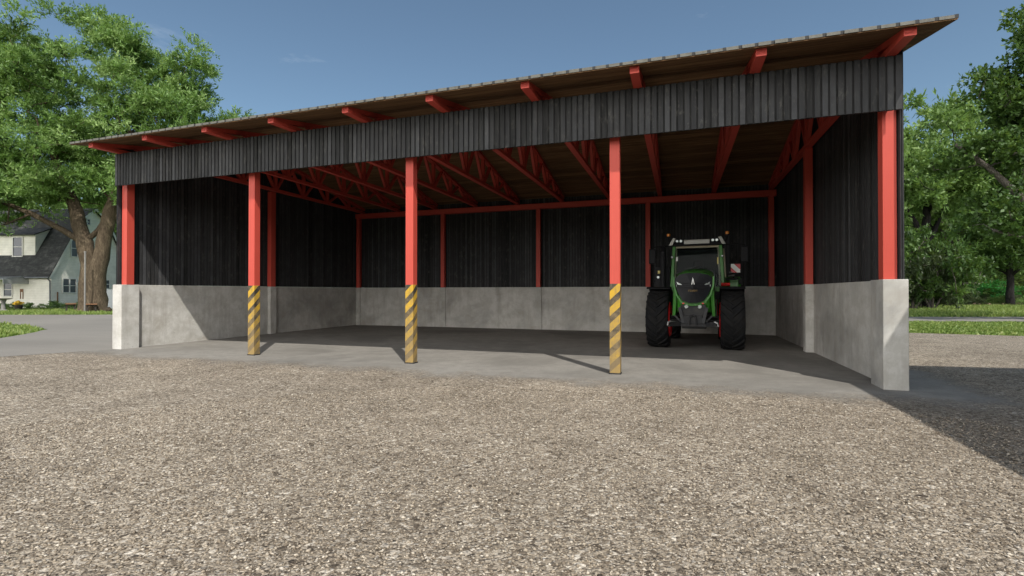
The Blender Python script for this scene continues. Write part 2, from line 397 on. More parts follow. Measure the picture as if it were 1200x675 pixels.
# ------------------------------------------------------------------ the shed
PX = [-15.74, -10.88, -6.08, -1.27, 3.51]
YF, YB = 10.42, 21.75
RIDGE_Y, EAVE_F, EAVE_B, SL = 16.1, 9.3, 22.95, .20
def roof_z(y): return 5.845 + (SL*(y-EAVE_F) if y < RIDGE_Y else SL*(RIDGE_Y-EAVE_F) - SL*(y-RIDGE_Y))
shed = empty('open_shed', (0,0,0), 0, 'open fronted machinery shed of dark boards, red steel frame and grey concrete base walls', 'shed')

def cw(x0,x1,y0,y1,z1=1.915,name='concrete_wall'):
    m = MB(); m.box(x0,x1,y0,y1,-.05,z1); return m.build(name, M['concrete'], shed, bevel=.012)
cw(-15.80,3.56,21.82,22.14)
cw(3.562,3.73,10.90,22.14); cw(-16.04,-15.803,10.82,22.14)
cw(3.355,3.731,10.29,10.897, 1.92,'concrete_pier'); cw(-16.041,-15.66,10.29,10.815,1.92,'concrete_pier')
for y in (16.12,): cw(3.36,3.57,y-.16,y+.16,1.917,'concrete_pilaster'); cw(-15.81,-15.66,y-.16,y+.16,1.917,'concrete_pilaster')
for x in (-15.72,)+tuple(PX[1:4])+(3.40,): cw(x-.16,x+.16,21.77,21.83,1.917,'concrete_pilaster')

def cladding(name, p0, p1, z0, ztop, pitch=.176, th=.022, both=True, seed=1, parent=shed):
    rr = random.Random(seed); m = MB(); a = Vector((*p0,0)); b = Vector((*p1,0)); L = (b-a).length; d = (b-a)/L; nn = Vector((d.y,-d.x,0))
    k = max(1, round(L/pitch)); w = L/k; core = .006
    zt = ztop if callable(ztop) else (lambda p: ztop)
    def pt(u, dep, z): q = a + d*u + nn*dep; return (q.x, q.y, z)
    m.tone = .05
    def pan(u0, u1, d0, d1, dz=0):
        q0, q1 = a+d*u0, a+d*u1; t0, t1 = zt(q0)+dz, zt(q1)+dz
        m.hexa([pt(u0,d0,z0-dz*0), pt(u1,d0,z0), pt(u1,d1,z0), pt(u0,d1,z0)], [pt(u0,d0,t0), pt(u1,d0,t1), pt(u1,d1,t1), pt(u0,d1,t0)])
    for i in range(k):
        m.tone = 0.0; pan(i*w, (i+1)*w, -core, core)
        m.tone = min(1, max(0, rr.gauss(.45,.28)))
        e = rr.uniform(0,.008); pan(i*w+.017, (i+1)*w-.017, core+.0005, th+e, -.002)
        if both: pan(i*w+.017, (i+1)*w-.017, -th-rr.uniform(0,.008), -core-.0005, -.002)
    return m.build(name, M['clad'], parent, normals=True)
cladding('front_fascia', (-15.80,10.20), (3.625,10.20), 4.83, 5.765, seed=2, pitch=.122, th=.026)
cladding('side_cladding', (3.665,10.33), (3.665,22.06), 1.92, lambda p: roof_z(p.y)-.012, seed=3, pitch=.125)
cladding('side_cladding', (-15.945,22.06), (-15.945,10.33), 1.92, lambda p: roof_z(p.y)-.012, seed=4, pitch=.125)
cladding('back_cladding', (-15.97,22.095), (3.695,22.095), 1.92, lambda p: roof_z(22.095)-.012, seed=5, pitch=.125)

# posts
def post(x, y, z0, z1, wx=.2, wy=.18):
    o = part('support_post', M['red'], shed, lambda m: m.box(-wx/2,wx/2,-wy/2,wy/2,z0,z1), bevel=.006); o.location = (x,y,0); return o
for i in (1,2,3):
    o = post(PX[i], YF+.10, 0.0, 5.468, .205, .19)
    s = part('hazard_stripes', M['hazard'], o, lambda m: m.box(-.1075,.1075,-.1,.1,.0,1.87), bevel=.005)
    bp = part('base_plate', M['tgrey'], o, lambda m: m.box(-.12,.12,-.112,.112,.0,.03))
for x in (PX[0]-.02, PX[4]): post(x, YF+.12, 1.92, 5.468, .21, .22)
for x in (-15.77, 3.47): post(x, 16.12, 1.917, 5.773, .19, .24)
for x in (-15.70,)+tuple(PX[1:4])+(3.42,): post(x, 21.86, 1.917, 5.468, .19, .18)
# rails (wall plates)
part('wall_plate', M['red'], shed, lambda m: m.box(-15.85,3.60,21.76,21.96,5.47,5.71), bevel=.005)
part('wall_plate', M['red'], shed, lambda m: m.box(-15.85,3.60,10.45,10.63,5.47,5.70), bevel=.005)
# trusses
def truss_mesh():
    m = MB(); w = .165; tipf, tipb = 9.40, 22.55; zb0, zb1 = 5.703, 5.82
    def tz(y): return roof_z(y) - .002
    th0 = .105
    P = [(tipf,5.735),(10.45,5.77),(11.4,5.775),(20.8,5.775),(21.7,5.765),(tipb,5.72)]
    for (ya,za),(yb,zb) in zip(P[:-1], P[1:]):
        m.hexa([(-w/2,ya,za),(w/2,ya,za),(w/2,yb,zb),(-w/2,yb,zb)],[(-w/2,ya,za+.105),(w/2,ya,za+.105),(w/2,yb,zb+.105),(-w/2,yb,zb+.105)])
    th = .105
    for (ya, yb) in ((tipf, RIDGE_Y), (RIDGE_Y, tipb)):
        m.hexa([(-w/2-.002,ya,(tz(ya)-th)),(w/2+.002,ya,(tz(ya)-th)),(w/2+.002,yb,(tz(yb)-th)),(-w/2-.002,yb,(tz(yb)-th))],
               [(-w/2-.002,ya,tz(ya)),(w/2+.002,ya,tz(ya)),(w/2+.002,yb,tz(yb)),(-w/2-.002,yb,tz(yb))])
    return m
def truss_web():
    m = MB()
    nodes = [11.35,12.95,14.5,16.1,17.7,19.25,20.85]
    def tz(y): return roof_z(y) - .11
    for y in nodes:
        m.beam((0,y,5.86),(0,y,tz(y)), .12, .11)
        for dy in (-.74,.74):
            yy = y+dy
            if tz(yy) > 5.93: m.beam((0,y+(.05 if dy>0 else -.05),5.86),(0,yy,tz(yy)+.02), .10, .085)
    return m
tm = truss_mesh().build('roof_truss', M['red'], shed); tw = truss_web().build('truss_web', M['red'], tm)
TX = [-6.07 + (k-4.5)*2.115 for k in range(10)]; TX[0] += .02; TX[9] = 3.45
tm.location = (TX[0],0,0)
for x in TX[1:]:
    c = tm.copy(); COL.objects.link(c); c.parent = shed; c.location = (x,0,0)
    d = tw.copy(); COL.objects.link(d); d.parent = c
# roof: dark plank soffit with board layer on top whose ends show along the eave
XL, XR = -16.28, 4.03
def soffit(m):
    rr = random.Random(4); a, b = EAVE_F, RIDGE_Y
    for side in (0,1):
        y0, y1 = (EAVE_F+.012, RIDGE_Y) if side == 0 else (RIDGE_Y, EAVE_B)
        n = 30
        for i in range(n):
            ya, yb = y0+(y1-y0)*i/n, y0+(y1-y0)*(i+1)/n - .006
            m.tone = rr.random()
            za, zb = roof_z(ya), roof_z(yb)
            m.hexa([(XL+.01,ya,za),(XR-.01,ya,za),(XR-.01,yb,zb),(XL+.01,yb,zb)], [(XL+.01,ya,za+.018),(XR-.01,ya,za+.018),(XR-.01,yb,zb+.018),(XL+.01,yb,zb+.018)])
part('soffit', M['soffit'], shed, soffit)
def roofboards(m):
    rr = random.Random(9); n = int(round((XR-XL)/.25)); w = (XR-XL)/n
    for i in range(n):
        x0, x1 = XL+i*w, XL+(i+1)*w-.056; m.tone = rr.random(); e = rr.uniform(-.004,.006)
        for ya, yb in ((EAVE_F-rr.uniform(0,.02), RIDGE_Y), (RIDGE_Y, EAVE_B+.01)):
            za, zb = roof_z(ya)+.02, roof_z(yb)+.02
            m.hexa([(x0,ya,za),(x1,ya,za),(x1,yb,zb),(x0,yb,zb)], [(x0,ya,za+.055+e),(x1,ya,za+.055+e),(x1,yb,zb+.055+e),(x0,yb,zb+.055+e)])
rf = part('roof', M['roofedge'], shed, roofboards)
def roofgaps(m):
    n = int(round((XR-XL)/.25)); w = (XR-XL)/n
    for i in range(n):
        x0, x1 = XL+(i+1)*w-.054, XL+(i+1)*w-.002
        for ya, yb in ((EAVE_F+.004, RIDGE_Y), (RIDGE_Y, EAVE_B)):
            za, zb = roof_z(ya)+.021, roof_z(yb)+.021
            m.hexa([(x0,ya,za),(x1,ya,za),(x1,yb,zb),(x0,yb,zb)], [(x0,ya,za+.058),(x1,ya,za+.058),(x1,yb,zb+.058),(x0,yb,zb+.058)])
part('batten', M['roofgap'], rf, roofgaps)

# ------------------------------------------------------------------ neighbouring barn (just outside the frame; its shadow falls across the yard)
barn = empty('neighbour_barn', (0,0,0), 0, 'dark boarded barn standing beside the yard on the sunny side of the open shed', 'barn')
part('concrete_base', M['concrete'], barn, lambda m: m.box(6.45,18.6,-13.6,9.2,-.05,1.2))
cladding('side_cladding', (6.44,9.1), (6.44,-13.5), 1.2, 5.90, seed=11, parent=barn, pitch=.17)
cladding('end_cladding', (18.6,9.2), (6.5,9.2), 1.2, 5.90, seed=12, parent=barn, pitch=.17)
cladding('front_cladding', (6.5,-13.5), (18.6,-13.5), 1.2, 5.90, seed=13, parent=barn, pitch=.17)
part('roof', M['roofedge'], barn, lambda m: (m.hexa([(6.08,-13.9,5.92),(12.5,-13.9,7.0),(12.5,9.55,7.0),(6.08,9.55,5.92)],[(6.08,-13.9,6.0),(12.5,-13.9,7.08),(12.5,9.55,7.08),(6.08,9.55,6.0)]),
     m.hexa([(12.51,-13.9,7.0),(18.9,-13.9,5.92),(18.9,9.55,5.92),(12.51,9.55,7.0)],[(12.51,-13.9,7.08),(18.9,-13.9,6.0),(18.9,9.55,6.0),(12.51,9.55,7.08)])))

# ------------------------------------------------------------------ tractor (local: x to the viewer's right, y away, z up, origin under front axle)
tr = empty('tractor', (.43,16.02,.012), math.radians(-4.1), 'large green tractor with red rims and black tyres parked under the shed roof', 'tractor')
def tyre(m, r, w, rim, lugs, lh=.045):
    hw = w/2
    prof = [(-hw*.80,rim),(-hw*.98,rim+.10),(-hw*1.0,r*.80),(-hw*.93,r*.93),(-hw*.70,r*.975),(0,r*.985),(hw*.70,r*.975),(hw*.93,r*.93),(hw*1.0,r*.80),(hw*.98,rim+.10),(hw*.80,rim)]
    m.lathe(prof, 'x', (0,0,r+lh*.6), 48, close=True)
    for s in (-1,1):
        for k in range(lugs):
            p0 = 2*PI*(k + (.5 if s > 0 else 0))/lugs; st = []
            for j in range(5):
                t = j/4; x = s*(-.015+ (hw*1.0)*t); ph = p0 - .36*t*(.9+.25*t); rr_ = r*(.985 if t < .8 else .985-.05*(t-.8)/.2)
                st.append((x, ph, rr_))
            hwid = .038/r*1.0
            ring = []
            for (x, ph, q) in st:
                for (dp, rad) in ((-hwid*1.2, q-.02), (-hwid*.8, q+lh), (hwid*.8, q+lh), (hwid*1.2, q-.02)):
                    a = ph+dp; ring.append((x, -rad*math.sin(a), r+lh*.6+rad*math.cos(a)))
            fs = []
            for j in range(4):
                for q in range(4): fs.append((j*4+q, j*4+(q+1)%4, (j+1)*4+(q+1)%4, (j+1)*4+q))
            fs += [(0,1,2,3),(19,18,17,16)]
            m.add(ring, fs)
def rim_(m, r, w, rim, lh=.045, s0=0):
    a_, b_ = (.53 if s0 > 0 else .44), (.53 if s0 < 0 else .44)
    c = (0,0,r+lh*.6)
    m.lathe([(-w*.46,rim+.06),(-w*a_,rim+.03),(-w*a_,rim-.03),(-w*.42,rim-.04),(-w*.28,rim-.09),(-w*.05,rim*.72),(-w*.03,.20),(-w*.16,.17),(-w*.16,0.01)], 'x', c, 32)
    m.lathe([(w*.46,rim+.06),(w*b_,rim+.03),(w*b_,rim-.03),(w*.42,rim-.04),(w*.28,rim-.09),(w*.05,rim*.72),(w*.03,.20),(w*.20,.17),(w*.20,0.01)], 'x', c, 32)
    for s in (-1,1):
        for k in range(10):
            a = 2*PI*k/10; m.lathe([(s*w*.17,.018),(s*w*.24,.018)], 'x', (0, .12*math.cos(a), c[2]+.12*math.sin(a)), 6)
def wheel(name, x, y, r, w, rim, lugs):
    e = bpy.data.objects.new(name, None); COL.objects.link(e); e.parent = tr; e.location = (x,y,0)
    part('tyre', M['tyre'], e, lambda m: tyre(m, r, w, rim, lugs), normals=True)
    part('rim', M['tred'], e, lambda m: rim_(m, r, w, rim, s0=x), normals=True)
for s in (-1,1):
    wheel('front_wheel', s*1.035, 0, .835, .655, .48, 20)
    wheel('rear_wheel', s*.98, 3.05, 1.02, .70, .54, 22)
def arc_fender(m, x0, x1, yc, zc, r, a0, a1, th=.035, n=12, lip=.05):
    for i in range(n):
        p, q = a0+(a1-a0)*i/n, a0+(a1-a0)*(i+1)/n
        f = lambda a, rr, x: (x, yc - rr*math.sin(a), zc + rr*math.cos(a))
        m.hexa([f(p,r,x0),f(p,r,x1),f(q,r,x1),f(q,r,x0)], [f(p,r+th,x0),f(p,r+th,x1),f(q,r+th,x1),f(q,r+th,x0)])
for s in (-1,1):
    part('front_fender', M['tblack'], tr, lambda m: (arc_fender(m, s*1.035-.345, s*1.035+.345, 0, .86, .955, -1.1, .28), m.box(s*.78-.03,s*.78+.03,-.04,.04,.9,1.72)), normals=True)
    part('rear_fender', M['tgreen'] if s > 0 else M['tblack'], tr, lambda m: (arc_fender(m, s*.98-.33, s*.98+.36, 3.05, 1.04, 1.13, -1.2, 1.0, .05), m.box(s*.72-.08, s*.72+.06, 2.0, 4.0, 1.3, 2.1)), normals=True)
# hood: cross-sections along y
def hood_fn(m):
    secs = []
    for y, wt, wb, zt, zb in ((-.90,.44,.36,2.19,1.34),(-.84,.49,.42,2.245,1.22),(-.68,.51,.47,2.29,1.10),(-.2,.52,.50,2.34,1.15),(.6,.53,.52,2.40,1.20),(1.35,.54,.54,2.44,1.30)):
        secs.append([(-wb,y,zb),(-wb*1.04,y,(zt+zb)/2-.05),(-wt,y,zt-.22),(-wt*.86,y,zt-.09),(-wt*.55,y,zt-.02),(0,y,zt),(wt*.55,y,zt-.02),(wt*.86,y,zt-.09),(wt,y,zt-.22),(wb*1.04,y,(zt+zb)/2-.05),(wb,y,zb)])
    k = len(secs[0]); vs = [p for s_ in secs for p in s_]; fs = []
    for i in range(len(secs)-1):
        for j in range(k-1): fs.append((i*k+j, i*k+j+1, (i+1)*k+j+1, (i+1)*k+j))
        fs.append((i*k+k-1, i*k, (i+1)*k, (i+1)*k+k-1))
    fs.append(tuple(range(k))); fs.append(tuple((len(secs)-1)*k+j for j in range(k)))
    m.add(vs, fs)
hood = part('hood', M['tgreen'], tr, hood_fn, smooth=False, normals=True, bevel=.02)
def plate(m, pts, y, th):   # polygon in x,z extruded along y; y may be a function of x,z
    n = len(pts); Y = y if callable(y) else (lambda x, z: y)
    vs = [(x, Y(x,z), z) for x, z in pts] + [(x, Y(x,z)+th, z) for x, z in pts]
    fs = [tuple(range(n)), tuple(range(2*n-1, n-1, -1))] + [(i, (i+1)%n, n+(i+1)%n, n+i) for i in range(n)]
    m.add(vs, fs)
def noseY(x, z): return -1.03 + .42*abs(x)**2*1.3 + .06*max(0, z-2.0)/.2
def grille_fn(m):
    pts = [(-.50,2.08),(-.38,2.19),(-.2,2.225),(0,2.235),(.2,2.225),(.38,2.19),(.50,2.08),(.49,1.90),(.41,1.64),(.28,1.44),(.10,1.38),(-.10,1.38),(-.28,1.44),(-.41,1.64),(-.49,1.90)]
    # fan from centre so the surface can curve
    cx = (0, noseY(0,1.85)-.02, 1.85); ring = [(x, noseY(x,z), z) for x, z in pts]; back = [(x, noseY(x,z)+.12, z) for x, z in pts]
    n = len(pts); m.add([cx]+ring+back, [(0, i+1, (i+1)%n+1) for i in range(n)] + [(i+1, n+i+1, n+(i+1)%n+1, (i+1)%n+1) for i in range(n)])
grille = part('grille', M['tgrille'], hood, grille_fn, normals=True)
def slats(m):
    for z in [1.50+.055*k for k in range(9)]:
        w = min(.40, .16+ (z-1.46)*.62)
        m.beam((-w, noseY(w,z)-.012, z), (0, noseY(0,z)-.03, z), .012, .018, (0,0,1)); m.beam((0, noseY(0,z)-.03, z), (w, noseY(w,z)-.012, z), .012, .018, (0,0,1))
part('grille_slats', M['tblack'], hood, slats)
def rimgreen(m):
    pts = [(-.535,2.12),(-.53,1.88),(-.45,1.60),(-.31,1.39),(-.12,1.325),(0,1.315),(.12,1.325),(.31,1.39),(.45,1.60),(.53,1.88),(.535,2.12)]
    for i in range(len(pts)-1):
        (x0,z0),(x1,z1) = pts[i], pts[i+1]
        m.beam((x0,noseY(x0,z0)+.02,z0),(x1,noseY(x1,z1)+.02,z1), .10, .042, (0,1,0))
part('nose_surround', M['tgreen'], hood, rimgreen, normals=True)
part('side_skirt', M['tgreen'], hood, lambda m: [m.hexa([(s*.50,-.78,1.0),(s*.58,-.78,1.0),(s*.58,.9,1.1),(s*.50,.9,1.1)][::1],[(s*.45,-.86,1.75),(s*.54,-.84,1.75),(s*.56,.9,1.9),(s*.50,.9,1.9)]) for s in (-1,1)], normals=True)
for s in (-1,1):
    part('headlight', M['lens'], hood, lambda m: (m.hexa([(s*.30,noseY(.30,1.90)-.02,1.885),(s*.42,noseY(.42,1.95)-.015,1.90),(s*.42,noseY(.42,1.95)+.02,1.90),(s*.30,noseY(.3,1.9)+.02,1.885)],[(s*.31,noseY(.31,1.93)-.02,1.91),(s*.455,noseY(.455,1.98)-.015,1.985),(s*.455,noseY(.455,1.98)+.02,1.985),(s*.31,noseY(.31,1.93)+.02,1.91)]), m.beam((s*.445,noseY(.445,1.95)-.02,1.90),(s*.46,noseY(.46,1.86)-.015,1.84), .02, .018, (0,1,0))), normals=True)
part('air_slot', M['tblack'], hood, lambda m: (m.beam((-.44,noseY(.44,1.83)-.012,1.835),(0,noseY(0,1.8)-.03,1.80), .02,.03,(0,0,1)), m.beam((0,noseY(0,1.8)-.03,1.80),(.44,noseY(.44,1.83)-.012,1.835), .02,.03,(0,0,1))))
part('emblem', M['emblem'], hood, lambda m: (plate(m, [(-.042,1.90),(-.020,1.90),(.0,2.03),(-.008,2.11),(-.014,2.05)], noseY(0,2.0)-.05, .02), plate(m, [(.042,1.90),(.024,1.90),(.012,1.96),(.004,2.03),(.007,2.08)], noseY(0,2.0)-.05, .02)), normals=True)
tc = bpy.data.curves.new('badge_lettering', 'FONT'); tc.body = 'FENDT'; tc.size = .068; tc.extrude = .004; tc.align_x = 'CENTER'; tc.space_character = 1.25
to_ = bpy.data.objects.new('tmp_font', tc); COL.objects.link(to_); tme = bpy.data.meshes.new_from_object(to_.evaluated_get(bpy.context.evaluated_depsgraph_get())); bpy.data.objects.remove(to_)
to = bpy.data.objects.new('badge_lettering', tme); COL.objects.link(to); to.parent = hood; to.rotation_euler = (PI/2,0,0); to.location = (0, -1.085, 1.70); tme.materials.clear(); tme.materials.append(M['gold'])
# chassis, axle and front linkage
def chassis_fn(m):
    m.box(-.27,.27,-.75,2.6,.72,1.32); m.box(-.33,.33,-.62,.2,.62,1.18); m.tube([(-.95,0,.83),(-.4,0,.80),(.4,0,.80),(.95,0,.83)], [.13,.11,.11,.13], 10)
    for s in (-1,1):
        m.beam((s*.30,-.25,1.02),(s*.78,-.12,.92), .09,.08,(0,1,0)); m.beam((s*.30,-.2,.75),(s*.80,-.12,.70), .10,.09,(0,1,0)); m.tube([(s*.32,-.34,.88),(s*.74,-.30,.80)], .035, 8)
        m.lathe([(s*.70,.20),(s*.80,.20)], 'x', (0,0,.83), 16)
    m.box(-.5,.5,1.4,3.6,.75,1.5)
part('chassis', M['tgrey'], tr, chassis_fn, normals=True)
def hitch_fn(m):
    plate(m, [(-.34,1.32),(.34,1.32),(.30,1.0),(.26,.82),(.18,.76),(-.18,.76),(-.26,.82),(-.30,1.0)], -1.0, .35)
    m.box(-.25,.25,-1.12,-.98,.80,1.02); m.beam((-.36,-1.05,1.25),(-.26,-1.10,.80), .07,.09,(0,1,0)); m.beam((.36,-1.05,1.25),(.26,-1.10,.80), .07,.09,(0,1,0))
    m.box(-.45,.45,-1.08,-.98,.71,.80)
    m.tube([(-.10,-1.16,.76),(-.08,-1.18,.98),(0,-1.18,1.05),(.08,-1.18,.98),(.10,-1.16,.76)], .022, 8)
    for s in (-1,1):
        m.beam((s*.30,-1.0,.78),(s*.62,-1.34,.78), .07,.12,(1,0,0)); m.beam((s*.30,-1.0,.80),(s*.50,-1.0,1.02),.05,.05,(0,1,0))
hitch = part('front_hitch', M['tgrey'], tr, hitch_fn, normals=True, bevel=.008)
for s in (-1,1):
    part('hitch_hook', M['tsilver'], hitch, lambda m: m.tube([(s*.62,-1.34,.73),(s*.66,-1.40,.76),(s*.64,-1.40,.84),(s*.57,-1.36,.87)], .028, 8)); part('hitch_pin', M['tsilver'], hitch, lambda m: m.tube([(s*.40,-1.08,.82),(s*.56,-1.20,.84)], .02, 8))
for s in (-1,1): part('round_lamp', M['lens'], hitch, lambda m: m.lathe([(-1.06,.045),(-1.04,.058),(-.99,.058)], 'y', (s*.18,0,1.27), 16))
for s in (-1,1): part('hydraulic_coupler', M['redlens'], hitch, lambda m: m.box(s*.26-.03,s*.26+.03,-1.04,-.99,1.35,1.38))
# cab
CY0, CY1 = 1.52, 3.25
cab = bpy.data.objects.new('cab', None); COL.objects.link(cab); cab.parent = tr
def pillars(m):
    for s in (-1,1):
        m.beam((s*.80,CY0-.02,1.75),(s*.72,CY0+.10,3.24), .10,.09,(1,0,0)); m.beam((s*.86,CY1,1.7),(s*.76,CY1-.1,3.24), .09,.09,(1,0,0)); m.beam((s*.84,2.45,1.7),(s*.745,2.4,3.24), .06,.06,(1,0,0))
    m.box(-.8,.8,CY0-.03,CY0+.06,1.70,1.86)
part('cab_pillars', M['tgreen'], cab, pillars, bevel=.012)
for s in (-1,1):
    part('cab_lining', M['tbeige'], cab, lambda m: m.beam((s*.70,CY0+.05,1.9),(s*.65,CY0+.15,3.22), .05,.04,(1,0,0)))
    part('cab_lining', M['tbeige'], cab, lambda m: m.beam((s*.90,CY1-.35,1.9),(s*.82,CY1-.45,3.2), .05,.05,(1,0,0)))
part('cab_lining', M['tbeige'], cab, lambda m: m.box(-.66,.66,CY0+.10,CY0+.16,3.15,3.24))
part('floor_panel', M['tblack'], cab, lambda m: m.box(-.78,.78,CY0,CY1,1.45,1.70))
def roof_fn(m):
    m.hexa([(-.80,CY0-.12,3.22),(.80,CY0-.12,3.22),(.82,CY1+.05,3.22),(-.82,CY1+.05,3.22)],[(-.66,CY0-.05,3.41),(.66,CY0-.05,3.41),(.70,CY1,3.43),(-.70,CY1,3.43)])
cr = part('cab_roof', M['tblack'], cab, roof_fn, bevel=.03)
part('roof_panel', M['twhite'], cab, lambda m: (m.hexa([(-.39,CY0-.155,3.27),(.39,CY0-.155,3.27),(.39,CY0-.11,3.27),(-.39,CY0-.11,3.27)],[(-.40,CY0-.11,3.40),(.40,CY0-.11,3.40),(.40,CY0-.05,3.42),(-.40,CY0-.05,3.42)]),
    [m.hexa([(s*.76,CY0-.15,3.24),(s*.88,CY0-.12,3.24),(s*.88,CY0+.3,3.26),(s*.80,CY0+.3,3.26)],[(s*.66,CY0-.12,3.47),(s*.74,CY0-.10,3.49),(s*.76,CY0+.3,3.49),(s*.68,CY0+.3,3.47)]) for s in (-1,1)]), normals=True, bevel=.01)
for s in (-1,1):
    for q in (.49,.61): part('work_light', M['lens'], cr, lambda m: m.lathe([(CY0-.18,.036),(CY0-.165,.052),(CY0-.09,.050)], 'y', (s*q,0,3.37), 14))
    part('marker_light', M['lens'], cab, lambda m: m.sphere((s*.775,CY0-.07,2.85), .045, 10))
def pane(m, a, b, c, d, th=.008):
    a,b,c,d = map(Vector, (a,b,c,d)); nn = (b-a).cross(d-a).normalized()*th
    m.hexa([a,b,c,d],[a+nn,b+nn,c+nn,d+nn])
part('windshield', M['glass'], cab, lambda m: pane(m, (-.75,CY0-.01,1.86),(.75,CY0-.01,1.86),(.68,CY0+.11,3.20),(-.68,CY0+.11,3.20)))
part('rear_window', M['glass'], cab, lambda m: pane(m, (-.80,CY1,1.90),(.80,CY1,1.90),(.73,CY1-.09,3.20),(-.73,CY1-.09,3.20)))
for s in (-1,1): part('side_window', M['glass'], cab, lambda m: pane(m, (s*.83,CY0+.08,1.9),(s*.86,CY1-.06,1.9),(s*.76,CY1-.12,3.2),(s*.74,CY0+.16,3.2)))
part('steering_wheel', M['tblack'], cab, lambda m: (m.tube([(.19*math.cos(a)*1.0, 2.02+.10*math.sin(a), 2.42+.16*math.sin(a)) for a in [2*PI*k/20 for k in range(21)]], .022, 8, cap=False), m.tube([(0,2.02,2.42),(0,1.85,1.8)], .05, 8), m.beam((-.18,2.02,2.42),(.18,2.02,2.42),.03,.03,(0,1,0)), m.box(-.20,.20,1.75,1.95,2.2,2.40)), normals=True)
part('seat', M['tblack'], cab, lambda m: (m.box(-.26,.26,2.35,2.85,1.95,2.12), m.hexa([(-.25,2.78,2.1),(.25,2.78,2.1),(.25,2.92,2.1),(-.25,2.92,2.1)],[(-.18,2.92,2.78),(.18,2.92,2.78),(.18,3.02,2.78),(-.18,3.02,2.78)]), m.box(.30,.42,2.2,2.8,2.1,2.35)), bevel=.04)
part('paper_sticker', M['wwhite'], cab, lambda m: m.box(-.66,-.60,CY0+.02,CY0+.026,2.72,2.86)); part('yellow_sticker', M['yellow'], cab, lambda m: m.box(.62,.655,CY0+.03,CY0+.036,2.60,2.82))
part('sun_visor', M['tblack'], cab, lambda m: m.box(-.02,.26,CY0+.18,CY0+.21,2.98,3.08))
# mirrors, beacons, exhaust and the rest
for s in (-1,1):
    mi = part('mirror', M['tblack'], tr, lambda m: m.box(s*1.44-.11, s*1.44+.11, 1.60,1.68, 2.65,3.16), bevel=.03)
    part('mirror_arm', M['tblack'], mi, lambda m: m.tube([(s*.80,1.62,3.23),(s*1.2,1.55,3.24),(s*1.44,1.64,3.20),(s*1.44,1.66,2.9)], .018, 8))
    be = part('beacon', M['amber'], tr, lambda m: m.lathe([(3.60,.058),(3.68,.058),(3.70,.03)], 'z', (s*.93,1.9,0), 16))
    part('beacon_stalk', M['tblack'], be, lambda m: (m.lathe([(3.55,.062),(3.60,.062)], 'z', (s*.93,1.9,0), 16), m.tube([(s*.93,1.9,3.55),(s*.92,1.9,3.42),(s*.80,1.9,3.36)], .02, 8)))
part('exhaust_stack', M['tblack'], tr, lambda m: (m.tube([(-1.06,1.35,1.6),(-1.06,1.35,2.55)], .09, 16), m.tube([(-1.06,1.35,2.55),(-1.06,1.35,3.02),(-1.05,1.42,3.14),(-1.10,1.50,3.2)], [.10,.10,.08,.075], 16)), smooth=False)
box_ = part('equipment_box', M['tblack'], tr, lambda m: (m.box(-1.38,-.86,1.6,2.1,1.75,2.55), m.box(-1.36,-.90,1.56,1.6,1.85,2.45), m.tube([(-1.42,1.58,2.05),(-1.32,1.56,2.06)], .035, 8)), bevel=.02)
part('rear_lamp', M['redlens'], box_, lambda m: m.box(-1.20,-1.10,1.75,1.85,2.56,2.62), bevel=.01); part('amber_marker', M['yellow'], box_, lambda m: m.box(-1.25,-1.16,1.545,1.558,2.31,2.41))
for x in (-1.24,-1.12): part('position_lamp', M['lens'], box_, lambda m: m.lathe([(1.535,.04),(1.558,.045)], 'y', (x,0,2.19), 12))
wp = empty('warning_panel', (0,0,0)); wp.parent = tr
def diag(m, k0, k1, th0, th1):
    x0, x1, z0, z1 = 1.04, 1.33, 2.34, 2.63; yy = 2.28; L = .29
    # band where k0 <= (x-x0)+(z-z0) ... diagonal from top left to bottom right
    def clip(poly, f):
        out = []
        for i in range(len(poly)):
            p, q = poly[i], poly[(i+1)%len(poly)]; fp, fq = f(p), f(q)
            if fp >= 0: out.append(p)
            if (fp >= 0) != (fq >= 0):
                t = fp/(fp-fq); out.append((p[0]+(q[0]-p[0])*t, p[1]+(q[1]-p[1])*t))
        return out
    P = [(x0,z0),(x1,z0),(x1,z1),(x0,z1)]
    P = clip(P, lambda p: (p[0]-x0)+(p[1]-z0)-k0); P = clip(P, lambda p: k1-((p[0]-x0)+(p[1]-z0)))
    if len(P) > 2: plate(m, P, yy, .008)
part('red_stripe', M['wred'], wp, lambda m: (diag(m, 0, .18,0,0), diag(m, .38, .58,0,0)), normals=True); part('white_stripe', M['wwhite'], wp, lambda m: diag(m, .181,.379,0,0), normals=True)
part('panel_bracket', M['tgrey'], wp, lambda m: (m.tube([(1.18,2.3,2.4),(1.12,2.35,2.15)], .02, 8), m.box(1.32,1.38,2.27,2.3,2.36,2.42)))
part('hydraulic_block', M['tsilver'], tr, lambda m: (m.tube([(.95,2.1,2.22),(1.15,2.1,2.24)], .03, 8), m.tube([(.98,2.1,2.34),(1.08,2.1,2.34)], .025, 8)))
part('side_step_rail', M['tblack'], tr, lambda m: m.tube([(.86,1.7,2.10),(1.25,1.7,2.12)], .035, 8)); part('side_box', M['tblack'], tr, lambda m: m.box(1.28,1.40,2.3,2.5,1.95,2.12))
part('fender_panel', M['tgreen'], tr, lambda m: m.hexa([(1.0,2.0,1.7),(1.26,2.0,1.7),(1.26,2.3,1.7),(1.0,2.3,1.7)],[(1.0,2.05,2.14),(1.24,2.05,2.14),(1.24,2.3,2.14),(1.0,2.3,2.14)]))
part('air_bottle', M['tred'], tr, lambda m: m.tube([(.74,1.40,1.93),(1.0,1.40,1.93)], [.055,.055], 14), normals=True)

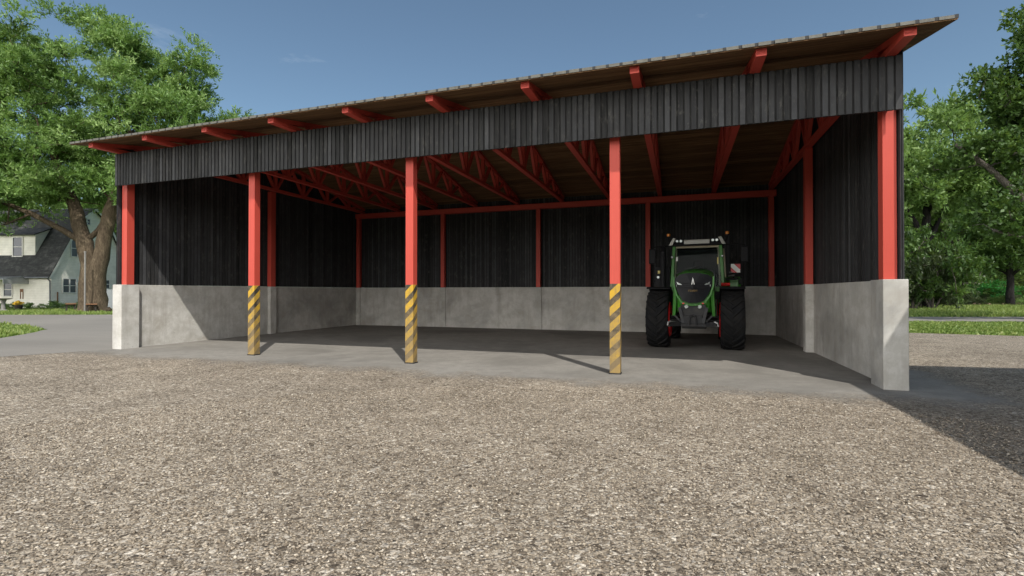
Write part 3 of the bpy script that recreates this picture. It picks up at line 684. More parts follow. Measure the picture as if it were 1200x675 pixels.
# ------------------------------------------------------------------ farmhouse (local: x along the eave to the left, y into the depth, z up)
def camxyz(px, py, D):
    f = 584.02; a = (px-600)/f*D; X, Y = along(D, a); return X, Y, 1.7 + (342.1-py)/f*D
hx, hy, _ = camxyz(60, 362, 50)
T = Matrix(((-.978,-.208,0),(-.208,.978,0),(0,0,1)))
# local x -> world v, local y -> world u : right handed check is done by using a rotation and mirrored x
house = empty('farmhouse', (hx,hy,0), math.radians(12), 'two storey cream clapboard farmhouse with a steep dark gambrel roof behind the big tree', 'house')
# rotation by 12deg: local -x runs left along the eave wall, local +y runs into the depth
W_, L_ = 8.95, 15.0
EZ, BZ, AZ = 3.55, 9.45, 10.7; BY = 2.95
def walls_fn(m):
    prof = [(0,0),(W_,0),(W_,EZ),(W_-BY,BZ-.12),(W_/2,AZ-.14),(BY,BZ-.12),(0,EZ)]
    n = len(prof); vs = [(0,y,z) for y, z in prof] + [(-L_,y,z) for y, z in prof]
    m.add(vs, [tuple(range(n)), tuple(range(2*n-1,n-1,-1))] + [(i,(i+1)%n,n+(i+1)%n,n+i) for i in range(n)])
part('wall', M['siding'], house, walls_fn, normals=True)
def hroof(m):
    pr = [(-.35,EZ-.45),(BY,BZ),(W_/2,AZ+.05),(W_-BY,BZ),(W_+.35,EZ-.45)]; th = .12
    for i in range(4):
        (y0,z0),(y1,z1) = pr[i], pr[i+1]; d = Vector((y1-y0,z1-z0)).normalized(); nx, nz = (-d.y, d.x)
        xs = (.28, -L_-.3)
        m.hexa([(xs[0],y0,z0),(xs[0],y1,z1),(xs[1],y1,z1),(xs[1],y0,z0)], [(xs[0],y0+nx*th,z0+nz*th),(xs[0],y1+nx*th,z1+nz*th),(xs[1],y1+nx*th,z1+nz*th),(xs[1],y0+nx*th,z0+nz*th)])
part('roof', M['shingle'], house, hroof, normals=True)
def rake(m):
    pr = [(-.35,EZ-.45),(BY,BZ),(W_/2,AZ+.05),(W_-BY,BZ),(W_+.35,EZ-.45)]
    for i in range(4):
        (y0,z0),(y1,z1) = pr[i], pr[i+1]; m.beam((.285,y0,z0-.05),(.285,y1,z1-.05), .03,.2,(1,0,0))
part('rake_board', M['trim'], house, rake)
part('gutter', M['gutter'], house, lambda m: (m.tube([(.2,-.42,EZ-.42),(-L_,-.42,EZ-.42)], .08, 8), m.tube([(-.02,-.42,EZ-.45),(-.02,-.12,EZ-.75),(-.02,-.09,0.1)], .06, 8)))
def window(cx, cz, w, h, face='g', y=None, double=False):
    e = bpy.data.objects.new('window', None); COL.objects.link(e); e.parent = house
    if face == 'g': e.location = (.0, cx, cz); e.rotation_euler = (0,0,PI/2)
    else: e.location = (cx, y, cz)
    def fr(m):
        t = .09
        m.box(-w/2-t,w/2+t,-.07,.02,h/2,h/2+t); m.box(-w/2-t,w/2+t,-.10,.02,-h/2-t,-h/2); m.box(-w/2-t,-w/2,-.07,.02,-h/2,h/2); m.box(w/2,w/2+t,-.07,.02,-h/2,h/2)
        m.box(-w/2,w/2,-.05,.01,-.03,.03)
        if double: m.box(-.06,.06,-.06,.015,-h/2,h/2)
    part('window_frame', M['trim'], e, fr); part('glass', M['winglass'], e, lambda m: m.box(-w/2,w/2,-.025,.02,-h/2,h/2))
def gy(px):   # depth along the gable wall for a pixel column
    k = (px-600)/584.02; a0 = (60-600)/584.02*50
    return (a0-k*50)/(k*.99-.115)
for (x0,x1,y0,y1,db) in ((82.5,90.5,281,301,False),(73,89,326.5,343,True),(100.5,104.8,256.5,263.5,False),(122,128,328,338,False)):
    ya, yb = gy(x0), gy(x1); D = 50+.99*(ya+yb)/2; z = lambda py: 1.7+(342.1-py)/584.02*D
    window((ya+yb)/2, (z(y0)+z(y1))/2, abs(yb-ya)-.12, z(y0)-z(y1)-.1, 'g', double=db)
# dormer on the eave side
DX0, DX1 = -2.75, -7.6
def dorm(m):
    y0 = .75; m.hexa([(DX1,y0,4.5),(DX0,y0,4.5),(DX0,3.4,4.5),(DX1,3.4,4.5)],[(DX1,y0,7.6),(DX0,y0,7.6),(DX0,3.4,8.9),(DX1,3.4,8.9)])
dm = part('dormer', M['siding'], house, dorm)
part('dormer_roof', M['shingle'], dm, lambda m: m.hexa([(DX1-.25,.45,7.5),(DX0+.25,.45,7.5),(DX0+.25,3.6,9.0),(DX1-.25,3.6,9.0)],[(DX1-.25,.45,7.62),(DX0+.25,.45,7.62),(DX0+.25,3.6,9.12),(DX1-.25,3.6,9.12)]))
window(-4.75, 6.35, 1.05, 1.9, 's', .75)
window(-4.9, 1.95, .9, 1.3, 's', 0.0)
def porchroof(m):
    n = 40; x0, x1 = -2.6, -9.5
    for i in range(n):
        xa, xb = x0+(x1-x0)*i/n, x0+(x1-x0)*(i+.5)/n; xc = x0+(x1-x0)*(i+1)/n
        m.hexa([(xb,-2.3,2.9),(xa,-2.3,2.9),(xa,0,3.25),(xb,0,3.25)],[(xb,-2.3,2.97),(xa,-2.3,2.97),(xa,0,3.32),(xb,0,3.32)])
        m.hexa([(xc,-2.3,2.89),(xb,-2.3,2.89),(xb,0,3.24),(xc,0,3.24)],[(xc,-2.3,2.92),(xb,-2.3,2.92),(xb,0,3.27),(xc,0,3.27)])
    m.hexa([(-2.59,-2.3,2.5),(-2.55,-2.3,2.5),(-2.55,-.02,2.5),(-2.59,-.02,2.5)],[(-2.59,-2.3,2.89),(-2.55,-2.3,2.89),(-2.55,-.02,3.24),(-2.59,-.02,3.24)])
pr_ = part('porch_roof', M['corr'], house, porchroof)
for x in (-4.2,-9.0): part('porch_post', M['trim'], pr_, lambda m: m.box(x-.06,x+.06,-2.2,-2.08,0,2.88))
part('wall_lantern', M['wood'], house, lambda m: (m.box(-3.5,-3.15,-.06,-.02,1.7,2.0), m.box(-3.5,-3.44,-.05,-.01,1.0,1.7), m.box(-3.21,-3.15,-.05,-.01,1.0,1.7)))
part('meter_pipe', M['wood'], house, lambda m: m.box(.02,.08,gy(67)-.04,gy(67)+.04,.3,1.7))
# things round the house
fx, fy, _ = camxyz(119, 361, 46.5); fe = empty('fence_panel', (fx,fy,0), math.radians(18.6), 'pale blue grey board fence panel beside the thick tree trunk', 'fence')
part('board', M['fence'], fe, lambda m: [m.box(.0+i*.16,.15+i*.16,-.02,.02,.1,1.95) for i in range(24)]); part('fence_post', M['fence'], fe, lambda m: [m.box(x,x+.1,.02,.1,0,1.9) for x in (1.9,)]) 
def table(px, py, D, lab):
    x, y, _ = camxyz(px, py, D); t = empty('garden_table', (x,y,0), math.radians(150), lab, 'table', 'timber garden tables on the lawn')
    part('tabletop', M['wood'], t, lambda m: [m.box(-.7,.7,-.36+.145*k,-.23+.145*k,.66,.74) for k in range(5)])
    for s in (-.5,.5): part('leg_frame', M['darkwood'], t, lambda m: (m.beam((s,-.22,.66),(s,-.30,0),.09,.12), m.beam((s,.22,.66),(s,.30,0),.09,.12), m.beam((s,-.3,.60),(s,.3,.60),.05,.09)))
table(83, 368, 42.5, 'small brown garden table on the grass in front of the house gable window'); table(107, 367, 41.0, 'small brown garden table on the grass at the foot of the big tree')
x, y, _ = camxyz(99.5, 366, 40.5); tp = part('metal_pole', M['stone'], None, lambda m: (m.tube([(0,0,0),(0,0,4.9)], .06, 10), m.tube([(0,0,4.9),(0,0,5.0)], .09, 10))); tp.location = (x,y,0); tag(tp, 'thin grey metal pole standing in front of the thick tree trunk', 'pole')
x, y, _ = camxyz(4, 369, 43); bb = empty('bird_bath', (x,y,0), 0, 'grey stone bird bath on a pedestal in front of the porch', 'bird bath')
part('bowl', M['stone'], bb, lambda m: m.lathe([(1.0,.12),(1.08,.5),(1.16,.62),(1.13,.56),(1.08,.3)], 'z', (0,0,0), 20)); part('pedestal', M['stone'], bb, lambda m: m.lathe([(0,.35),(.12,.32),(.2,.16),(.8,.13),(1.0,.22)], 'z', (0,0,0), 16))
x, y, _ = camxyz(22, 366, 46); fp = empty('flower_pot', (x,y,0), 0, 'dark pot of yellow flowers beside the sunlit house wall', 'flower pot')
part('pot', M['darkwood'], fp, lambda m: m.lathe([(0,.22),(.45,.32),(.5,.32)], 'z', (0,0,0), 14)); part('flowers', M['flower'], fp, lambda m: [m.sphere((R.uniform(-.28,.28),R.uniform(-.28,.28),R.uniform(.55,.85)), .09, 6) for _ in range(24)])
x, y, _ = camxyz(1167, 341, 80); rp = part('marker_post', M['postred'], None, lambda m: (m.box(-.25,.25,-.2,.2,0,2.9), m.box(-.4,.4,-.3,.3,2.9,3.1))); rp.location = (x,y,0); tag(rp, 'small red post standing far off among the trees above the bright green bush', 'post')

# ------------------------------------------------------------------ trees
def crown_points(rng, lobes, n, shell=.5):
    P = []
    vol = np.array([l[1][0]*l[1][1]*l[1][2] for l in lobes]); vol = vol**.75/ (vol**.75).sum()
    while len(P) < n:
        c, r = lobes[rng.choice(len(lobes), p=vol)]
        d = rng.normal(size=3); d /= np.linalg.norm(d); rad = shell + (1-shell)*rng.random()**.6
        P.append(np.array(c) + d*np.array(r)*rad)
    return np.array(P)
def grow(rng, starts, targets, jit=.12, tip=.022, exp=2.3, seg=1.1, upbias=.25):
    nodes = []; par = []; rfix = {}
    for chain in starts:
        prev = chain.get('from', -1)
        for k, (p, r) in enumerate(chain['pts']):
            nodes.append(np.array(p, float)); par.append(prev); rfix[len(nodes)-1] = r; prev = len(nodes)-1
    root = nodes[0]
    order = np.argsort([np.linalg.norm(t - np.array(nodes[min(len(nodes)-1, 3)])) for t in targets])
    chains = []
    for i in order:
        t = targets[i]; N = np.array(nodes); d = np.linalg.norm(N - t, axis=1)
        cost = d + .9*np.maximum(0, N[:,2]-t[2]+.1*d) + .10*np.linalg.norm(N-root, axis=1)*0
        cost[N[:,2] < root[2]+.16*(targets[:,2].max()-root[2])] += 6
        j = int(np.argmin(cost)); a = nodes[j]; L = np.linalg.norm(t-a); k = max(2, int(L/seg))
        prev = j; side = rng.normal(size=3)*L*jit; side[2] += L*upbias*.3
        ids = [j]
        for q in range(1, k+1):
            s = q/k; p = a*(1-s)+t*s + side*math.sin(PI*s)*.8 + (rng.normal(size=3)*.05*seg if q < k else 0)
            nodes.append(p); par.append(prev); prev = len(nodes)-1; ids.append(prev)
        chains.append(ids)
    n = len(nodes); acc = np.zeros(n); 
    haschild = np.zeros(n, bool)
    for i, p in enumerate(par):
        if p >= 0: haschild[p] = True
    rad = np.zeros(n)
    for i in range(n-1, -1, -1):
        if not haschild[i]: acc[i] = tip**exp
        rad[i] = acc[i]**(1/exp)
        if par[i] >= 0: acc[par[i]] += acc[i]
    for i, r in rfix.items():
        if r: rad[i] = r
    return nodes, par, rad, chains
def tree_meshes(name, seed, starts, lobes, nclump, crad, twigs, leaves, lsize, shell=.5, flat=.55, droop=0.0, hang=.0, tip=.02, seg=1.1):
    rng = np.random.default_rng(seed)
    T_ = crown_points(rng, lobes, nclump, shell)
    nodes, par, rad, chains = grow(rng, starts, T_, tip=tip, seg=seg)
    m = MB(); idx = 0
    for ch in starts:
        k = len(ch['pts']); ids = list(range(idx, idx+k)); idx += k
        if ch.get('from', -1) >= 0: ids = [ch['from']] + ids; rr_ = [rad[ids[1]]]+[rad[i] for i in ids[1:]]
        else: rr_ = [rad[i] for i in ids]
        pts = [nodes[i] for i in ids]
        # subdivide for knobbly outline
        P2, R2 = [], []
        for a in range(len(pts)-1):
            for s in (0, .5):
                P2.append(pts[a]*(1-s)+pts[a+1]*s + (rng.normal(size=3)*rr_[a]*.07)); R2.append((rr_[a]*(1-s)+rr_[a+1]*s)*(1+rng.normal()*.04))
        P2.append(pts[-1]); R2.append(rr_[-1]); m.tube(P2, R2, 14)
    for ids in chains:
        rr_ = [rad[i] for i in ids]; rr_[0] = min(rr_[0], rr_[1]*1.35)
        m.tube([nodes[i] for i in ids], rr_, 6 if rr_[0] < .12 else 9, cap=False)
    trunk = (m,)
    # leaves
    nt = nclump*twigs
    C = np.repeat(T_, twigs, axis=0); cr = np.repeat(crad*(.65+.7*rng.random(nclump)), twigs)
    d = rng.normal(size=(nt,3)); d /= np.linalg.norm(d, axis=1)[:,None]; d[:,2] = np.abs(d[:,2])*np.where(rng.random(nt) < .7, 1, -1)*1
    base = C + d*cr[:,None]*(.15+.45*rng.random((nt,1)))*np.array([1,1,flat])
    tdir = d*np.array([1,1,.7]) + np.array([0,0,.35-droop]); tdir += rng.normal(size=(nt,3))*.25
    tdir /= np.linalg.norm(tdir, axis=1)[:,None]
    tl = cr*(.45+.4*rng.random(nt))
    N = nt*leaves
    s = np.tile(np.linspace(.05,1.0,leaves), nt)
    B = np.repeat(base, leaves, axis=0); TD = np.repeat(tdir, leaves, axis=0); TL = np.repeat(tl, leaves)
    pos = B + TD*(s*TL)[:,None] + np.array([0,0,-1.0])*(hang*(s**2)*TL)[:,None]
    ld = TD*.55 + rng.normal(size=(N,3))*.62 + np.array([0,0,.15-droop]); ld /= np.linalg.norm(ld, axis=1)[:,None]
    wv = np.cross(ld, rng.normal(size=(N,3))*.8 + np.array([0,0,1.1])); wv /= (np.linalg.norm(wv, axis=1)[:,None]+1e-9); 
    # leaf plane mostly facing upward
    L = lsize[0]*(.6+.8*rng.random(N)); Wd = lsize[1]*(.7+.6*rng.random(N))
    p0 = pos; p2 = pos + ld*L[:,None]; mid = pos + ld*(L*.45)[:,None]; p1 = mid + wv*(Wd/2)[:,None]; p3 = mid - wv*(Wd/2)[:,None]
    V = np.stack([p0,p1,p2,p3], axis=1).reshape(-1,3).astype(np.float32)
    me = bpy.data.meshes.new(name+'_crown'); me.vertices.add(4*N); me.vertices.foreach_set('co', V.ravel())
    me.loops.add(4*N); me.loops.foreach_set('vertex_index', np.arange(4*N, dtype=np.int32))
    me.polygons.add(N); me.polygons.foreach_set('loop_start', np.arange(0,4*N,4, dtype=np.int32)); me.polygons.foreach_set('loop_total', np.full(N,4, dtype=np.int32))
    tn = np.repeat(np.clip(.5+.26*rng.normal(size=nt)*.6 + .0, 0, 1), leaves)*.65 + rng.random(N)*.35
    tn = np.clip(tn + np.repeat(np.repeat(rng.normal(size=nclump)*.13, twigs), leaves), 0, 1)
    a = me.attributes.new('tone', 'FLOAT', 'FACE'); a.data.foreach_set('value', tn.astype(np.float32))
    me.update(calc_edges=True); me.validate()
    return m, me
class Tree:
    def __init__(s, *a, **k): s.tm, s.me = tree_meshes(*a, **k); s.t = None
    def place(s, name, loc, rz, scale, leafm, bark, label, cat='tree', group=None):
        e = empty(name, loc, rz, label, cat, group); e.scale = (scale,)*3 if not hasattr(scale,'__len__') else scale
        if s.t is None:
            t = s.tm.build('trunk', bark, e, smooth=True); s.t = t.data; s.me.materials.append(leafm)
            c = bpy.data.objects.new('crown', s.me); COL.objects.link(c); c.parent = e
        else:
            t = bpy.data.objects.new('trunk', s.t); COL.objects.link(t); t.parent = e
            c = bpy.data.objects.new('crown', s.me); COL.objects.link(c); c.parent = e
        for o, mt in ((t, bark), (c, leafm)):
            if o.data.materials[0] != mt: o.material_slots[0].link = 'OBJECT'; o.material_slots[0].material = mt
        return e
# the big tree by the house. local axes: x = lateral in the view, y = depth, (placed with the yaw of the view)
V18 = 0.3247
bx, by, _ = camxyz(110, 366, 42.5)
st = [dict(pts=[((-.35,0,-.3),1.05),((-.38,0,.35),.80),((-.42,0,1.6),.68),((-.45,.05,3.2),.64),((-.60,.08,4.6),.62),((-.95,.1,5.9),.58),((-1.45,.2,7.4),.52),((-2.3,.5,9.6),.44),((-3.4,.4,12.0),.35),((-4.0,.3,14.8),.24)]),
      dict(pts=[((.45,0,-.3),1.0),((.42,-.05,.35),.78),((.40,-.08,1.6),.66),((.42,-.08,3.2),.62),((.62,-.1,4.6),.58),((.95,-.12,6.0),.55),((1.3,-.2,7.6),.50),((1.7,-.1,9.4),.44),((2.6,-.2,12.5),.33),((3.0,.2,15.5),.22)]),
      dict(**{'from':5}, pts=[((-2.2,-.5,6.9),.25),((-4.2,-1.2,8.2),.21),((-6.8,-1.6,9.3),.16),((-9.0,-1.6,9.9),.11)]),
      dict(**{'from':17}, pts=[((2.6,-.5,9.6),.30),((4.6,-1.0,12.0),.23),((7.3,-1.0,13.6),.15)]),
      dict(**{'from':16}, pts=[((2.2,.5,8.8),.27),((3.6,1.6,10.6),.2)]),
      dict(**{'from':5}, pts=[((.15,.3,7.0),.22),((1.1,.4,8.8),.18)])]
lob = [((-1,0,19.5),(6.5,6,6.2)),((5,0,16.8),(5,5,4.6)),((9.7,-.5,15.2),(3.8,4,2.8)),((8.3,0,20.2),(1.7,1.8,2.6)),((-7,0,16.5),(6,6,6)),((-10,-1,13),(5,5,4)),
       ((-3.5,-2.5,12.2),(6,4,2.6)),((4,1,12.4),(5,4,2.6)),((-6.5,-2.5,10.2),(3.6,2.6,1.7)),((-7.5,0,21.5),(4.2,4,3.2)),((-12,0,19),(4.5,4.5,4.5)),((1.5,0,22.5),(3,3,2.6)),((7.5,2,13.6),(4.0,3,1.6)),((-5,-2,9.0),(4.2,3,1.6)),((-10,-2,10.0),(4.5,3,2.4)),((4.2,-.8,10.2),(3.4,3,1.8)),((-1.5,1.5,11),(4,3,2)),((-6.5,-3,7.7),(4.0,2.4,1.3)),((-11,-2.5,8.2),(4,2.5,1.6)),((10.6,-.5,15.6),(3.2,2.5,1.8))]
T1 = Tree('big_tree', 11, st, lob, 520, 1.25, 30, 20, (.31,.09), shell=.5, flat=.55, hang=.12)
T1.place('shade_tree', (bx,by,0), V18, 1.0, M['leafA'], M['bark'], 'huge spreading green tree with a thick forked brown trunk in front of the farmhouse')
# general purpose trees
stg = [dict(pts=[((0,0,-.2),.42),((.05,0,1.5),.34),((-.1,.1,3.5),.30),((.1,0,5.5),.24),((0,.1,8.0),.16)]), dict(**{'from':2}, pts=[((1.2,.2,4.8),.16),((2.4,.3,6.4),.11)]), dict(**{'from':2}, pts=[((-1.3,-.3,5.0),.16),((-2.5,.2,6.8),.1)])]
lg = [((0,0,9.5),(3.6,3.6,3.8)),((2.4,.5,7.5),(2.6,2.6,2.2)),((-2.6,0,7.8),(2.6,2.6,2.2)),((.2,-2,6.6),(2.6,2.2,2)),((0,2.2,7),(2.6,2.2,2))]
T2 = Tree('mid_tree', 21, stg, lg, 110, 1.05, 18, 12, (.34,.13), shell=.5)
T3 = Tree('tall_tree', 33, stg, [((0,0,10.5),(3,3,4.6)),((1.8,0,7.5),(2.4,2.4,2)),((-1.6,.4,6.8),(2.4,2.4,2)),((0,0,5.4),(3,3,1.6))], 110, 1.05, 18, 12, (.34,.13), shell=.45)
# near tree at the right edge: trunk outside the frame, long grey limbs reaching left
stn = [dict(pts=[((0,0,-.3),.62),((0,0,1.4),.50),((-.1,0,3.2),.44),((-.2,0,4.6),.40)]),
       dict(**{'from':3}, pts=[((-1.6,-.1,5.6),.24),((-3.2,.0,7.2),.20),((-5.0,.1,9.0),.15),((-7.0,0,10.3),.08)]),
       dict(**{'from':3}, pts=[((.3,0,6.5),.34),((.1,0,9.0),.28),((-.6,0,12.0),.2)]),
       dict(**{'from':2}, pts=[((-1.7,-.5,4.0),.16),((-3.6,-.8,4.7),.12),((-5.6,-.8,5.2),.08)])]
ln = [((-.5,0,13.2),(3.6,4,3.8)),((-3.9,-.4,14.0),(2.3,2.4,2.4)),((-3.6,0,10.6),(2.7,3,2.2)),((-5.6,0,9.2),(2.3,2.4,1.6)),((-4.4,-.5,5.9),(3.0,2.4,1.4)),((2,0,8),(4,4,3)),((-2.2,.2,7.6),(2.8,3,1.7)),((3,0,14),(4,4,4)),((-1.5,0,17.2),(2.4,2.6,1.8))]
T4 = Tree('near_tree', 44, stn, ln, 230, .95, 22, 14, (.24,.15), shell=.35, flat=.7)
nx, ny, _ = camxyz(1262, 375, 29)
T4.place('leafy_tree', (nx,ny,0), V18, 1.0, M['leafB'], M['bark2'], 'dark green broadleaf tree reaching in over the road from the right edge of the picture')
def put(T_, px, D, h, rz, leafm, bark, label, name='background_tree', group=None, base=12.5, zs=1.0):
    x, y, _ = camxyz(px, 350, D); k = h/base
    return T_.place(name, (x,y,0), rz, (k*zs,k*zs,k), leafm, bark, label, 'tree', group)
put(T3, 1184, 57.5, 12.5, 2.0, M['leafB'], M['bark3'], 'slim tree with a straight black trunk standing beyond the road', 'slender_tree', zs=1.1)
put(T2, 1085, 50, 20.5, .6, M['leafC'], M['bark3'], 'tall pale green tree behind the right end of the shed', base=12.2, zs=.85)
put(T2, 1128, 62, 23.0, 2.2, M['leafC'], M['bark2'], 'pale green tree whose top shows between shed and dark tree', base=12.2, zs=.85)
put(T3, 1040, 66, 22.0, 3.9, M['leafA'], M['bark'], 'green tree mostly hidden behind the shed end wall', base=14)
put(T3, 1165, 84, 24, 1.1, M['leafA'], M['bark'], 'tall green tree far beyond the bright green bush', base=14)
put(T2, 1215, 70, 19, .3, M['leafB'], M['bark2'], 'dark round tree at the picture edge behind the black trunk', base=12.2)
G = 'distant trees beyond the road'
k = 0
for px, D, h, T_, lm in ((1030,104,20,T2,'leafA'),(1075,108,22,T3,'leafC'),(1110,112,19,T2,'leafB'),(1150,118,23,T3,'leafB'),(1190,112,21,T2,'leafA'),(1225,108,23,T3,'leafB'),(1262,98,21,T2,'leafA')):
    k += 1; put(T_, px, D, h*1.08, k*1.3, M[lm], M['bark'], 'distant tree in the far tree line beyond the road on the right', group=G, base=13, zs=1.25)
for px, D, h, T_, lm in ((1330,92,20,T3,'leafC'),(1420,86,21,T2,'leafA'),(1530,84,22,T3,'leafB'),(1680,78,20,T2,'leafA'),(1900,70,21,T3,'leafC')):
    k += 1; put(T_, px, D, h, k*1.3, M[lm], M['bark'], 'distant tree in the far tree line beyond the road on the right', group=G, base=13, zs=1.5)
GL = 'trees behind the farmhouse'
for px, D, h, T_, lm in ((-60,66,17,T2,'leafA'),(10,76,18,T3,'leafB'),(75,80,17,T2,'leafB'),(128,72,18,T3,'leafA'),(165,76,16,T2,'leafB'),(205,84,15,T3,'leafA')):
    k += 1; put(T_, px, D, h*1.1, k*1.7, M[lm], M['bark'], 'green tree standing behind the farmhouse', group=GL, base=13, zs=1.2)
# shrubs
ls = [((0,0,1.6),(1.6,1.4,1.3)),((1.1,0,1.1),(1.2,1.1,.9)),((-1.2,.2,1.2),(1.2,1.1,1.0))]
S1 = Tree('shrub', 55, [dict(pts=[((0,0,-.1),.07),((0,0,.5),.05),((.1,0,1.0),.04)]), dict(**{'from':0}, pts=[((.5,0,.7),.04),((.9,0,1.1),.03)]), dict(**{'from':0}, pts=[((-.5,0,.7),.04),((-.9,0,1.2),.03)])], ls, 46, .5, 16, 10, (.17,.07), shell=.4, tip=.012, seg=.5)
def shrub(px, D, h, rz, lm, label, group=None, zs=1.0, name='shrub'):
    x, y, _ = camxyz(px, 350, D); k_ = h/3.0; return S1.place(name, (x,y,0), rz, (k_*zs,k_*zs,k_), M[lm], M['bark2'], label, 'shrub', group)
shrub(1093, 46, 6.0, .2, 'leafD', 'large dull grey green bush on the grass beyond the road', zs=.8)
shrub(1070, 47, 8.0, 2.4, 'leafB', 'tall dark bush hiding the foot of the pale tree behind the shed corner', zs=.8)
shrub(1078, 50, 4.6, 1.4, 'leafD', 'dull olive bush half hidden by the concrete pier of the shed')
shrub(1112, 56, 3.0, 2.2, 'leafD', 'low dull bush beside the bright green bush')
gb = put(S1, 1153, 66, 3.0, 0, M['leafE'], M['bark2'], 'vivid emerald green spreading bush in the distance left of the black trunk', 'bush', base=2.7, zs=1.9); gb['category'] = 'bush'
GS = 'scrubby bushes along the far grass'
for i in range(16):
    shrub(1050+i*11.5, 60+R.uniform(-3,6), R.uniform(.9,1.7), i*1.1, R.choice(['leafC','leafD','leafA']), 'low scrubby bush at the far side of the grass beyond the road', GS, 1.2)
GH = 'bushes under the far trees'
for i in range(14):
    shrub(1040+i*16, 86+R.uniform(-5,8), R.uniform(6,8.5), i*.9, R.choice(['leafB','leafD','leafA']), 'tall dark bush under the far trees beyond the road', GH, 1.5)
GG = 'low plants along the house wall'
for i in range(9):
    shrub(4+i*15, 48.0, R.uniform(.5,.9), i*1.3, 'leafA', 'small green plant at the foot of the farmhouse wall', GG, 1.3)
shrub(150, 60, 6, .5, 'leafB', 'dark bush behind the left end of the shed', zs=1.3)

# ------------------------------------------------------------------ grass blades (uncountable)
def inside(x, y, poly):
    c = False; n = len(poly)
    for i in range(n):
        x0,y0 = poly[i]; x1,y1 = poly[(i+1)%n]
        if (y0 > y) != (y1 > y) and x < (x1-x0)*(y-y0)/(y1-y0)+x0: c = not c
    return c
def grass(name, poly, n, h, label, seed, avoid=()):
    rng = np.random.default_rng(seed); xs = [p[0] for p in poly]; ys = [p[1] for p in poly]; P = []
    while len(P) < n:
        x, y = rng.uniform(min(xs),max(xs)), rng.uniform(min(ys),max(ys))
        if inside(x,y,poly) and not any(inside(x,y,a) for a in avoid): P.append((x,y))
    P = np.array(P); P3 = np.c_[P, np.full(n,-.02)]
    clump = .5+.5*np.sin(P[:,0]*1.7+np.sin(P[:,1]*1.3)*2)*np.sin(P[:,1]*2.1+P[:,0]*.6)
    hh = h*(.45+.6*rng.random(n))*(.6+.9*clump); a = rng.random(n)*2*PI; w = .035+.03*rng.random(n)
    dx = np.c_[np.cos(a)*w, np.sin(a)*w, np.zeros(n)]; tipd = np.c_[rng.normal(size=(n,2))*.35*hh[:,None], hh]
    V = np.stack([P3-dx, P3+dx, P3+tipd], axis=1).reshape(-1,3).astype(np.float32)
    me = bpy.data.meshes.new(name); me.vertices.add(3*n); me.vertices.foreach_set('co', V.ravel()); me.loops.add(3*n)
    me.loops.foreach_set('vertex_index', np.arange(3*n, dtype=np.int32)); me.polygons.add(n)
    me.polygons.foreach_set('loop_start', np.arange(0,3*n,3, dtype=np.int32)); me.polygons.foreach_set('loop_total', np.full(n,3, dtype=np.int32))
    at = me.attributes.new('tone','FLOAT','FACE'); at.data.foreach_set('value', np.clip(rng.random(n)*.6+clump*.4,0,1).astype(np.float32))
    me.update(calc_edges=True); me.materials.append(M['blade']); o = bpy.data.objects.new(name, me); COL.objects.link(o)
    return tag(o, label, 'grass', None, 'stuff')
grass('grass', [(-43,20.0),(-35.5,16.8),(-31.5,16.0),(-27.4,14.7),(-25.0,12.7),(-23.4,10.9),(-27.2,3),(-34,0),(-50,10)], 26000, .16, 'short green grass on the wedge of verge left of the shed', 1)
grass('grass', [along(36.5,-42), along(37.5,-28), along(43,-28), along(49.5,-46), along(49.5,-60), along(38,-56)], 30000, .2, 'green lawn grass in front of the farmhouse', 2, [ASPH])
grass('grass', [(8.5,25.1),(16.5,24.3),(24,23.5),along(28.3,30), along(28.8,16), along(28.8,8)], 26000, .09, 'strip of grass between the gravel yard and the road', 3)
grass('grass', [along(34.3,10), along(34.3,45), along(60,75), along(60,24)], 60000, .3, 'rough grass beyond the road on the right', 4)

